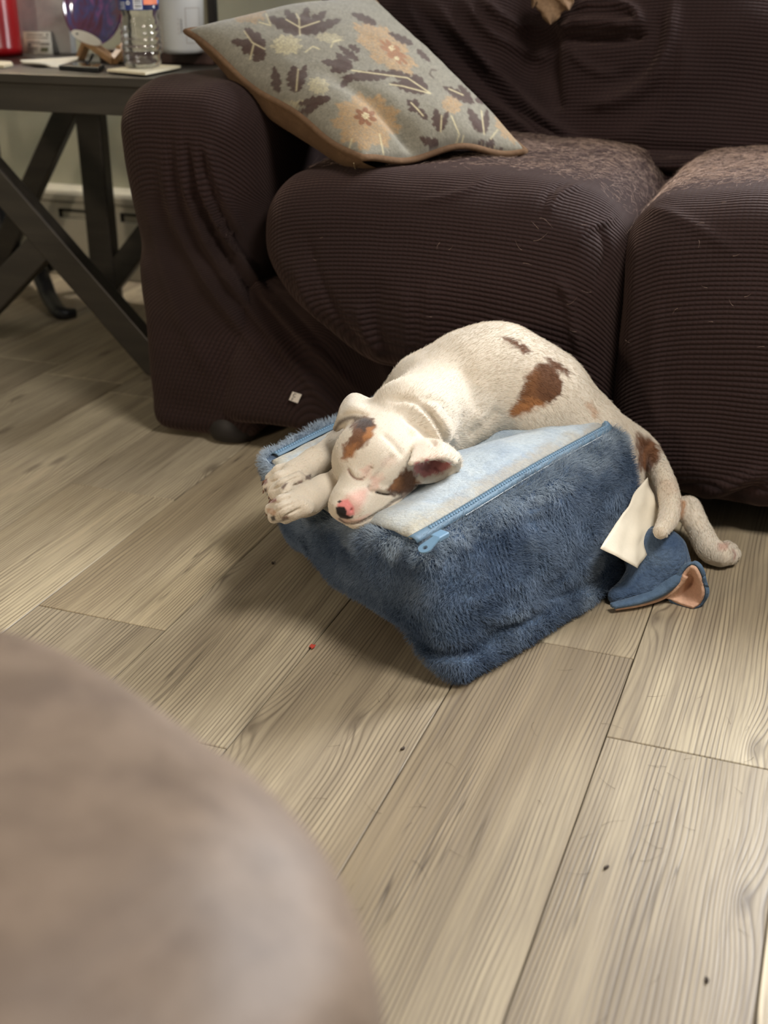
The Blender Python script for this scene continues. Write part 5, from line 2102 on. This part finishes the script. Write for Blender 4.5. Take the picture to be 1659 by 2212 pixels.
for k in range(4):
    cyl_patch('text_line', -62 + 3 * (k % 2), -40, 0.152 + 0.004 * k, 0.1532 + 0.004 * k, 0.0434, M_LW, lbl, 4)
for dx, dz in ((46, 0.153), (46, 0.1565), (43, 0.1550)):
    cyl_patch('text_mark', dx, dx + 5, dz, dz + 0.0022, 0.04345, M_LW, lbl, 3)

# dark box under the candle, and the candle
M_DKBOX = mat_table('walnut_box', (58, 40, 36), (76, 54, 48))
ris = box_obj('wooden_box', (-1.735, 2.70, T0), (-1.43, 2.93, T0 + 0.026), M_DKBOX, None, 0.003)
tag(ris, 'low dark brown wooden box under the white candle', 'box')
cc = W(393, 118, Z=T0 + 0.0265) + np.array([-0.02, 0.045, 0])
candle = empty('candle', cc)
tag(candle, 'white glass jar candle with a printed outline on a dark box', 'candle')
M_MILK = plain('milk_glass', (226, 226, 224), 0.25, 0.03, 20, 0)
lathe_obj('jar', [(0.010, 0.0), (0.040, 0.0), (0.047, 0.004), (0.049, 0.012), (0.052, 0.118), (0.0525, 0.121), (0.0505, 0.122), (0.0495, 0.118), (0.0485, 0.10)], cc, M_MILK, candle, 48)
lathe_obj('wax', [(0.0488, 0.099), (0.004, 0.100)], cc, plain('candle_wax', (236, 232, 222), 0.5, 0.02), candle, 40, False)
tube_obj('wick', [cc + (0, 0, 0.099), cc + (0.001, 0, 0.112)], 0.001, M_INK, candle, 6)
ca = math.atan2(-cc[1], -cc[0])


def candle_line(name, pts, w, mat):
    p = []
    for a, zz in pts:
        r = 0.049 + 0.003 * (zz - 0.012) / 0.106 + 0.0004
        an = ca + math.radians(a)
        p.append(cc + np.array([r * math.cos(an), r * math.sin(an), zz]))
    an = ca + math.radians(np.mean([q[0] for q in pts]))
    stroke3(name, p, w, mat, candle, np.array([math.cos(an), math.sin(an), 0]))


M_GOLD = plain('grey_gold_print', (150, 130, 116), 0.5, 0.05)
candle_line('label_outline', [(10, 0.098), (20, 0.098), (35, 0.098), (50, 0.098)], 0.0009, M_GOLD)
candle_line('label_outline', [(10, 0.024), (20, 0.024), (35, 0.024), (50, 0.024)], 0.0009, M_GOLD)
candle_line('label_outline', [(10, 0.024), (10, 0.05), (10, 0.098)], 0.0009, M_GOLD)
candle_line('label_outline', [(50, 0.024), (50, 0.05), (50, 0.098)], 0.0009, M_GOLD)
for k in range(9):
    z0 = 0.046 + 0.0035 * k
    candle_line('printed_word', [(-3.2, z0), (-0.6 + 0.8 * (k % 2), z0 + 0.0008)], 0.0018, M_INK)
for k in range(10):
    z0 = 0.044 + 0.0034 * k
    candle_line('printed_line', [(-12 + 2 * (k % 3), z0), (-6, z0)], 0.0007, M_GOLD)

# framed picture behind the candle
M_BLK = plain('black_frame', (18, 18, 20), 0.4, 0.1)
fr_ = empty('picture_frame', (-1.86, 2.95, TZ))
tag(fr_, 'black picture frame with olive mat behind the candle', 'frame')
fx0, fx1 = W(333, 60, Y=2.945)[0], W(470, 60, Y=2.945)[0]
box_obj('frame_side', (fx0, 2.937, T0), (fx0 + 0.022, 2.952, T0 + 0.30), M_BLK, fr_, 0.002)
box_obj('frame_side', (fx1 - 0.022, 2.937, T0), (fx1, 2.952, T0 + 0.30), M_BLK, fr_, 0.002)
box_obj('frame_rail', (fx0 + 0.022, 2.937, T0), (fx1 - 0.022, 2.952, T0 + 0.022), M_BLK, fr_, 0.002)
box_obj('frame_rail', (fx0 + 0.022, 2.937, T0 + 0.278), (fx1 - 0.022, 2.952, T0 + 0.30), M_BLK, fr_, 0.002)
box_obj('mat_board', (fx0 + 0.02, 2.944, T0 + 0.02), (fx1 - 0.02, 2.949, T0 + 0.28), plain('olive_mat', (120, 118, 100), 0.7, 0.05), fr_, 0)
box_obj('picture', (fx0 + 0.05, 2.942, T0 + 0.12), (fx1 - 0.06, 2.9445, T0 + 0.24), plain('dark_picture', (30, 34, 44), 0.5, 0.3, 12), fr_, 0)

# grey cloudy canvas
def mat_canvas():
    t = NT('cloudy_grey_painting', 0.8)
    co = t.coord()
    n1 = t.noise(co, 9.0, 4.0, 0.6, 0.4)
    n2 = t.noise(co, 14.0, 3.0)
    c = t.ramp(n1, [(0.3, lin(150, 148, 150)), (0.52, lin(186, 187, 184)), (0.7, lin(204, 206, 204))])
    c = t.mix(t.math('MULTIPLY_ADD', n2, 2.0, -1.0, clamp=True), c, lin(190, 172, 172))
    t.color(c)
    t.bump(t.noise(co, 500, 2), 0.2, 0.001)
    return t.m


cx0, cx1 = W(30, 118, Y=2.90)[0], W(163, 118, Y=2.90)[0]
cnv = box_obj('canvas_painting', (cx0, 2.885, T0), (cx1, 2.910, T0 + 0.32), mat_canvas(), None, 0.002)
tag(cnv, 'pale grey cloudy canvas painting standing behind the purple plate', 'painting')

# small printed card leaning on the canvas
cd = [W(50, 68, Y=2.868), W(109, 68.5, Y=2.868), W(115, 121.5, Y=2.845), W(53, 121.5, Y=2.845)]
cd = [np.array([q[0], q[1], max(q[2], T0)]) for q in cd]
cd[2][2] = cd[3][2] = T0
card = sheet_obj('printed_card', np.array([[cd[3], cd[2]], [cd[0], cd[1]]]), plain('card_stock', (206, 204, 190), 0.7, 0.03), None, 0.0012)
tag(card, 'small cream card with small print leaning on the canvas', 'card')
M_GREY = plain('grey_print', (128, 126, 118), 0.7, 0.1)


def card_pt(u, v, off=0.0012):
    a, b, c, d = cd[0], cd[1], cd[2], cd[3]
    p = (a * (1 - u) + b * u) * (1 - v) + (d * (1 - u) + c * u) * v
    n = unit(np.cross(b - a, d - a))
    if n @ (CAM - p) < 0:
        n = -n
    return p + n * off, n


for u0, u1, v, w, m in ((0.12, 0.72, 0.15, 0.0030, M_GREY), (0.10, 0.9, 0.28, 0.0022, M_GREY), (0.14, 0.6, 0.46, 0.0020, M_GREY), (0.14, 0.92, 0.53, 0.0024, M_GREY), (0.60, 0.92, 0.58, 0.0030, M_GREY),
                        (0.16, 0.26, 0.62, 0.0050, M_INK), (0.10, 0.5, 0.74, 0.0020, M_INK), (0.14, 0.48, 0.80, 0.0014, M_INK), (0.12, 0.5, 0.88, 0.0014, M_INK), (0.86, 0.90, 0.14, 0.006, M_INK)):
    pts = [card_pt(u, v)[0] for u in np.linspace(u0, u1, 4)]
    stroke3('printed_line', pts, w, m, card, card_pt(0.5, 0.5)[1])
pts = [card_pt(u, 0.80, 0.0014)[0] for u in np.linspace(0.60, 0.86, 3)]
stroke3('printed_photo', pts, 0.011, plain('photo_print', (98, 104, 78), 0.6, 0.5, 200), card, card_pt(0.5, 0.5)[1])

# red canister at the left border
rc = W(-8, 120, Z=T0)
can = empty('red_canister', rc)
tag(can, 'tall glossy red metal canister at the left end of the table', 'canister')
M_RED = plain('red_lacquer', (150, 14, 22), 0.25, 0.15, 8, 0)
lathe_obj('canister_body', [(0.064, 0.004), (0.066, 0.0), (0.0665, 0.022), (0.0655, 0.024), (0.0655, 0.30)], rc, M_RED, can, 48)
lathe_obj('canister_lid', [(0.067, 0.29), (0.067, 0.325), (0.060, 0.332), (0.003, 0.334)], rc, M_RED, can, 48, False)

# purple plate on a wooden easel, with a white oval tag
def mat_purple():
    t = NT('iridescent_purple_glaze', 0.12, spec=0.8)
    co = t.coord()
    n1 = t.noise(t.mapping(co, (18, 18, 5)), 1.0, 3.0, 0.6, 1.5)
    c = t.ramp(n1, [(0.30, lin(46, 22, 36)), (0.46, lin(86, 40, 62)), (0.55, lin(62, 62, 104)), (0.64, lin(112, 66, 112)), (0.78, lin(176, 118, 160))])
    t.color(c)
    t.b.inputs['Coat Weight'].default_value = 0.7
    t.bump(n1, 0.2, 0.004)
    return t.m


pcn = W(203, 14, Y=2.742)
plate = empty('purple_plate', pcn)
tag(plate, 'round iridescent purple glass plate standing on a wooden easel', 'plate')
pnrm = unit(np.array([0.30, -0.92, 0.30]))
px_ = unit(np.cross([0, 0, 1.0], pnrm))
py_ = np.cross(pnrm, px_)
VP, FP = [], []
rings = [(0.0, -0.010), (0.03, -0.009), (0.055, -0.005), (0.068, 0.002), (0.0745, 0.008), (0.0760, 0.010), (0.0745, 0.005), (0.055, -0.009), (0.0, -0.014)]
nr = 56
for r, d in rings:
    for k in range(nr):
        a = 2 * math.pi * k / nr
        VP.append(pcn + px_ * r * math.cos(a) * 0.96 + py_ * r * math.sin(a) * 1.22 + pnrm * d)
for i in range(len(rings) - 1):
    for k in range(nr):
        l = (k + 1) % nr
        FP.append((i * nr + k, i * nr + l, (i + 1) * nr + l, (i + 1) * nr + k))
mesh_obj('plate_disc', VP, FP, mat_purple(), plate)
easel = empty('easel_stand', W(220, 135, Z=T0))
tag(easel, 'small light wooden easel holding the purple plate', 'easel')
M_OAK = mat_table('light_beech', (150, 116, 80), (176, 140, 100))


def stick(name, a, b, w, h, mat, parent):
    V, F = tube_arrays([a, b], math.sqrt(0.5), 4, False, True)
    a, b = np.array(a), np.array(b)
    t = unit(b - a)
    s_ = unit(np.cross(t, [0, 0, 1.0]))
    n = np.cross(s_, t)
    bm = bmesh.new()
    vs = [bm.verts.new([float(q) for q in (p + s_ * w / 2 * i + n * h / 2 * j)]) for p in (a, b) for i, j in ((-1, -1), (1, -1), (1, 1), (-1, 1))]
    bm.faces.new(vs[0:4])
    bm.faces.new(vs[4:8][::-1])
    for i in range(4):
        j = (i + 1) % 4
        bm.faces.new((vs[j], vs[i], vs[i + 4], vs[j + 4]))
    bmesh.ops.recalc_face_normals(bm, faces=bm.faces)
    bmesh.ops.bevel(bm, geom=list(bm.edges), offset=0.0012, segments=1, affect='EDGES')
    return bm_obj(name, bm, mat, parent)


stick('front_arm', W(184, 86, Y=2.70), W(247, 132, Y=2.64), 0.020, 0.016, M_OAK, easel)
stick('front_arm', W(244, 132, Y=2.64), W(276, 92, Y=2.70), 0.020, 0.016, M_OAK, easel)
stick('back_leg', W(187, 92, Y=2.70), W(171, 132, Y=2.72), 0.020, 0.014, M_OAK, easel)
stick('back_leg', W(262, 100, Y=2.675), W(256, 131, Y=2.68), 0.020, 0.014, M_OAK, easel)
# oval tag lying over the easel arm
og = []
oc, oa = W(187, 82, Y=2.675), unit(W(219, 97, Y=2.665) - W(155, 70, Y=2.685))
ol = np.linalg.norm(W(219, 97, Y=2.665) - W(155, 70, Y=2.685)) / 2
ob = unit(np.cross(oa, [0.25, -0.9, 0.35]))
VO = [oc + oa * ol * math.cos(t) + ob * 0.0125 * math.sin(t) for t in np.linspace(0, 2 * math.pi, 36, endpoint=False)]
otag = mesh_obj('oval_tag', VO, [tuple(range(36))], plain('white_tag', (212, 208, 198), 0.5, 0.03), None, smooth=False)
so = otag.modifiers.new('s', 'SOLIDIFY')
so.thickness = 0.0015
tag(otag, 'white oval tag with a hole hung on the wooden easel', 'tag')
on = unit(np.cross(oa, ob))
if on @ (CAM - oc) < 0:
    on = -on
hcn = oc - oa * ol * 0.62 + ob * 0.002 * 0
VO2 = [hcn + on * 0.0016 + oa * 0.0042 * math.cos(t) + ob * 0.0022 * math.sin(t) for t in np.linspace(0, 2 * math.pi, 16, endpoint=False)]
mesh_obj('hole', VO2, [tuple(range(16))], M_INK, otag, smooth=False)

# phone, paper, cable
ph = empty('smartphone', W(175, 142, Z=T0))
tag(ph, 'black smartphone lying face up beside the coaster', 'phone')
slab_px('phone_case', [(126, 141), (212, 146.5), (226, 138.5), (152, 134)], T0, 0.010, plain('phone_black', (22, 22, 24), 0.5, 0.1), ph)
slab_px('phone_screen', [(132, 140), (210, 144.5), (220, 138.4), (154, 134.6)], T0 + 0.010, 0.0008, plain('screen_glass', (38, 36, 38), 0.08, 0.05, 20, 0), ph)
gp = bezier_sheet([[W(43, 130, Z=T0 + 0.010), W(80, 128, Z=T0 + 0.012), W(120, 126, Z=T0 + 0.010), W(170, 122.5, Z=T0 + 0.012)],
                   [W(48, 136, Z=T0 + 0.005), W(85, 136, Z=T0 + 0.010), W(125, 134, Z=T0 + 0.008), W(168, 129, Z=T0 + 0.008)],
                   [W(50, 139, Z=T0 + 0.001), W(90, 142, Z=T0 + 0.002), W(125, 145, Z=T0 + 0.001), W(160, 136, Z=T0 + 0.001)]], 12, 24)
paper = sheet_obj('folded_paper', gp, plain('white_paper', (214, 208, 192), 0.8, 0.03), None, 0.0015)
tag(paper, 'folded white paper lying behind the phone', 'paper')
cab = tube_obj('charging_cable', spline([W(200, 118, Z=T0 + 0.02), W(198, 124, Z=T0 + 0.012), W(194, 130, Z=T0 + 0.006), W(188, 135, Z=T0 + 0.012)], 16), 0.003, plain('black_rubber', (20, 20, 20), 0.6), None, 8)
tag(cab, 'short black cable behind the phone under the easel', 'cable')

# ================================================================== DRIED LEAF tucked on the sofa back
lb = [W(1140, -25, Y=2.575), W(1250, -30, Y=2.575), W(1189, 52, Y=2.565)]
M_LEAF = mat_plush('dry_brown_leaf', (104, 82, 62), (140, 114, 88), 0.0, 0.4)


def leaf_shape(base, tip, wid, seed, notch=5):
    base, tip = np.array(base), np.array(tip)
    d = tip - base
    s_ = unit(np.cross(d, CAM - base))
    n = unit(np.cross(s_, d))
    if n @ (CAM - base) < 0:
        n = -n
    nu, nv = 40, 13
    G = np.zeros((nu, nv, 3))
    for i in range(nu):
        t = i / (nu - 1)
        w = wid * (math.sin(math.pi * min(1, t * 0.9 + 0.1)) ** 0.8) * (0.8 + 0.2 * abs(math.sin(notch * math.pi * t + seed)))
        w = max(w, 0.0006)
        for j in range(nv):
            q = j / (nv - 1) * 2 - 1
            G[i, j] = base + d * t + s_ * w * q + n * (0.010 * (1 - q * q) + 0.006 * math.sin(7 * t + 3 * q + seed) + 0.004)
    return G


dl = empty('dried_leaf', W(1189, 10, Y=2.57))
tag(dl, 'dry brown leaf hanging point down on the sofa backrest', 'leaf')
sheet_obj('blade', leaf_shape(W(1196, -60, Y=2.57), W(1189, 54, Y=2.562), 0.036, 0.3), M_LEAF, dl, 0.0012)
sheet_obj('lobe', leaf_shape(W(1215, -40, Y=2.57), W(1228, 24, Y=2.566), 0.020, 1.3, 4), M_LEAF, dl, 0.0012)
sheet_obj('lobe', leaf_shape(W(1180, -40, Y=2.57), W(1150, 16, Y=2.566), 0.016, 2.1, 4), M_LEAF, dl, 0.0012)

# ================================================================== LEATHER OTTOMAN, close to the camera
def mat_leather():
    t = NT('worn_taupe_leather', 0.58, spec=0.4)
    co = t.coord()
    a = t.noise(co, 9.0, 4.0, 0.65, 0.6)
    b = t.noise(co, 34.0, 3.0, 0.6)
    c = t.ramp(a, [(0.28, lin(80, 66, 56)), (0.5, lin(100, 85, 72)), (0.74, lin(117, 101, 87))])
    c = t.mix(t.math('MULTIPLY_ADD', b, 1.4, -0.6, clamp=True), c, lin(122, 105, 90))
    t.color(c)
    t.bump(t.math('ADD', a, t.math('MULTIPLY', t.noise(co, 260.0, 2.0), 0.25)), 0.25, 0.006)
    return t.m


OC, OTZ, OROT = np.array([-0.477, 0.139]), 0.56, -0.421
ott = empty('leather_ottoman', (float(OC[0]), float(OC[1]), 0))
tag(ott, 'rounded taupe leather ottoman blurred in the lower left foreground', 'ottoman')
M_LEA = mat_leather()
na, npf = 140, 40


def otto_ring(k, z):
    t = np.arange(na) * 2 * np.pi / na
    ce, se = np.cos(t), np.sin(t)
    r = k / (np.abs(ce) ** 3.02 + np.abs(se) ** 3.02) ** (1 / 3.02)
    x, y = r * ce * 0.290, r * se * 0.419
    c, s_ = math.cos(OROT), math.sin(OROT)
    return np.stack([OC[0] + c * x - s_ * y, OC[1] + s_ * x + c * y, np.full(na, z)], -1)


def ring_faces(m):
    return np.concatenate([grid_faces(m, na), np.array([[i * na + na - 1, (i + 1) * na + na - 1, (i + 1) * na, i * na] for i in range(m - 1)])])[:, ::-1]


VO_ = np.concatenate([otto_ring(math.sin(t * math.pi / 2) ** 0.42, 0.36 + (OTZ - 0.36) * max(0.0, math.cos(t * math.pi / 2)) ** 0.40) for t in np.linspace(0, 1, npf)])
VO_[:, 2] += 0.006 * fbm(VO_ * 6, 2, 95) + 0.003 * fbm(VO_ * 17, 2, 96)
mesh_obj('padded_top', VO_, ring_faces(npf)[:, ::-1], M_LEA, ott)
mesh_obj('side_panel', np.concatenate([otto_ring(r, z) for r, z in ((1.0, 0.36), (1.012, 0.33), (1.0, 0.20), (0.97, 0.06), (0.93, 0.045))]), ring_faces(5)[:, ::-1], M_LEA, ott)
tube_obj('piping', otto_ring(1.004, 0.36), 0.006, M_LEA, ott, 8, closed=True)
for a in (45, 135, 225, 315):
    q = OC + 0.24 * np.array([math.cos(math.radians(a)), math.sin(math.radians(a))])
    lathe_obj('foot', [(0.022, 0.0), (0.026, 0.004), (0.030, 0.05)], (q[0], q[1], 0), M_FOOT, ott, 20)

# ================================================================== BITS ON THE FLOOR
rs = [W(a, b, Z=0.0025) for a, b in ((668, 1397), (673, 1392), (677, 1394), (682, 1394), (679, 1399), (674, 1402), (671, 1399))]
red = mesh_obj('red_scrap', rs, [tuple(range(7))], plain('red_paper', (176, 62, 48), 0.7, 0.1), None, smooth=False)
sm = red.modifiers.new('s', 'SOLIDIFY')
sm.thickness = 0.0012
tag(red, 'tiny red scrap lying on a board seam beside the bed', 'scrap')
M_CRUMB = plain('dark_crumb', (58, 46, 36), 0.8, 0.2, 200)
for k, (a, b, lab_c) in enumerate(((1310, 1873, 'dark curved crumb on the bright board at lower right'), (869, 1616, 'round brown crumb on the board below the bed'),
                                   (1525, 2116, 'dark crumb near the bottom right corner of the floor'), (588, 1216, 'black speck on the floor left of the bed corner'))):
    c_ = W(a, b, Z=0.0018)
    t = np.linspace(-1, 1, 6)
    tube_obj_ = tube_obj('crumb', c_ + np.stack([0.0015 * np.sin(t * 2 + k), 0.004 * t, 0 * t], 1), 0.0018 * np.sqrt(np.clip(1.05 - t ** 2, 0.05, 1)), M_CRUMB, None, 6)
    tag(tube_obj_, lab_c, 'crumb', 'crumbs on the floor')

# shed dog hairs on the boards and on the seat
def loose_hairs(name, pts, nrm_z, n, length, cols, rad, label, cat):
    roots = pts
    a = RNG.random(n) * 2 * math.pi
    d = np.stack([np.cos(a), np.sin(a), 0 * a + nrm_z], -1)
    bnd = np.stack([-np.sin(a), np.cos(a), 0 * a], -1) * (RNG.standard_normal(n) * 0.6)[:, None]
    o = hair(name, roots, d, length * (0.5 + RNG.random(n)), np.tile(cols, (n, 1)), None, rad, bnd, 6)
    tag(o, label, cat, kind='stuff')
    return o


nh_ = 60
fp_ = np.stack([-0.62 + 0.66 * RNG.random(nh_), 0.85 + 0.6 * RNG.random(nh_), np.full(nh_, 0.001)], -1)
loose_hairs('shed_hair', fp_, 0.01, nh_, 0.018, lin(92, 78, 64), 0.00016, 'fine dark shed dog hairs scattered on the floor boards', 'hair')

def seat_hair(n):
    out = []
    for o in COL.objects:
        if o.name.startswith('seat_cushion'):
            me = o.data
            V = np.zeros(len(me.vertices) * 3)
            me.vertices.foreach_get('co', V)
            V = V.reshape(-1, 3)
            Q = np.zeros(len(me.loops), np.int32)
            me.loops.foreach_get('vertex_index', Q)
            Q = Q.reshape(-1, 4)
            N_ = normals(V, Q)
            w = np.clip(N_[:, 2], 0, 1) ** 2 * (V[:, 0] < 0.1) * np.clip(0.35 * fbm(V * 6, 2, 120) + 0.6, 0.1, 1.2) * sstep(2.05, 2.30, V[:, 1]) + 0.002 * (N_[:, 1] < -0.5) * (V[:, 2] > 0.3) * (V[:, 0] < 0.1)
            p, nn = scatter(V, Q, n, w)
            out.append((p, nn))
    return [np.concatenate(q) for q in zip(*out)]


sp0, sn0 = seat_hair(7000)
th_ = RNG.random(len(sp0)) * 2 * math.pi
sd = np.stack([np.cos(th_), 0.7 * np.sin(th_), 0 * th_], -1)
sd = sd - sn0 * (sd * sn0).sum(1, keepdims=True) + sn0 * 0.10
sd /= np.linalg.norm(sd, axis=1, keepdims=True)
sb = np.cross(sd, sn0) * (RNG.standard_normal(len(sp0)) * 0.7)[:, None]
ph_ = hair('pet_hair', sp0 + sn0 * 0.001, sd, 0.008 + 0.016 * RNG.random(len(sp0)) ** 2, np.tile(lin(196, 168, 150), (len(sp0), 1)), None, 0.00013, sb, 6)
tag(ph_, 'pale shed dog hair clinging to the sofa seat cushions', 'hair', kind='stuff')

# ------------------------------------------------------------------ board units -> metres
for o in list(COL.objects):
    if o.parent is None and o.type not in {'CAMERA'} and not (o.type == 'LIGHT'):
        o.location = o.location * UNIT
        o.scale = (UNIT, UNIT, UNIT)
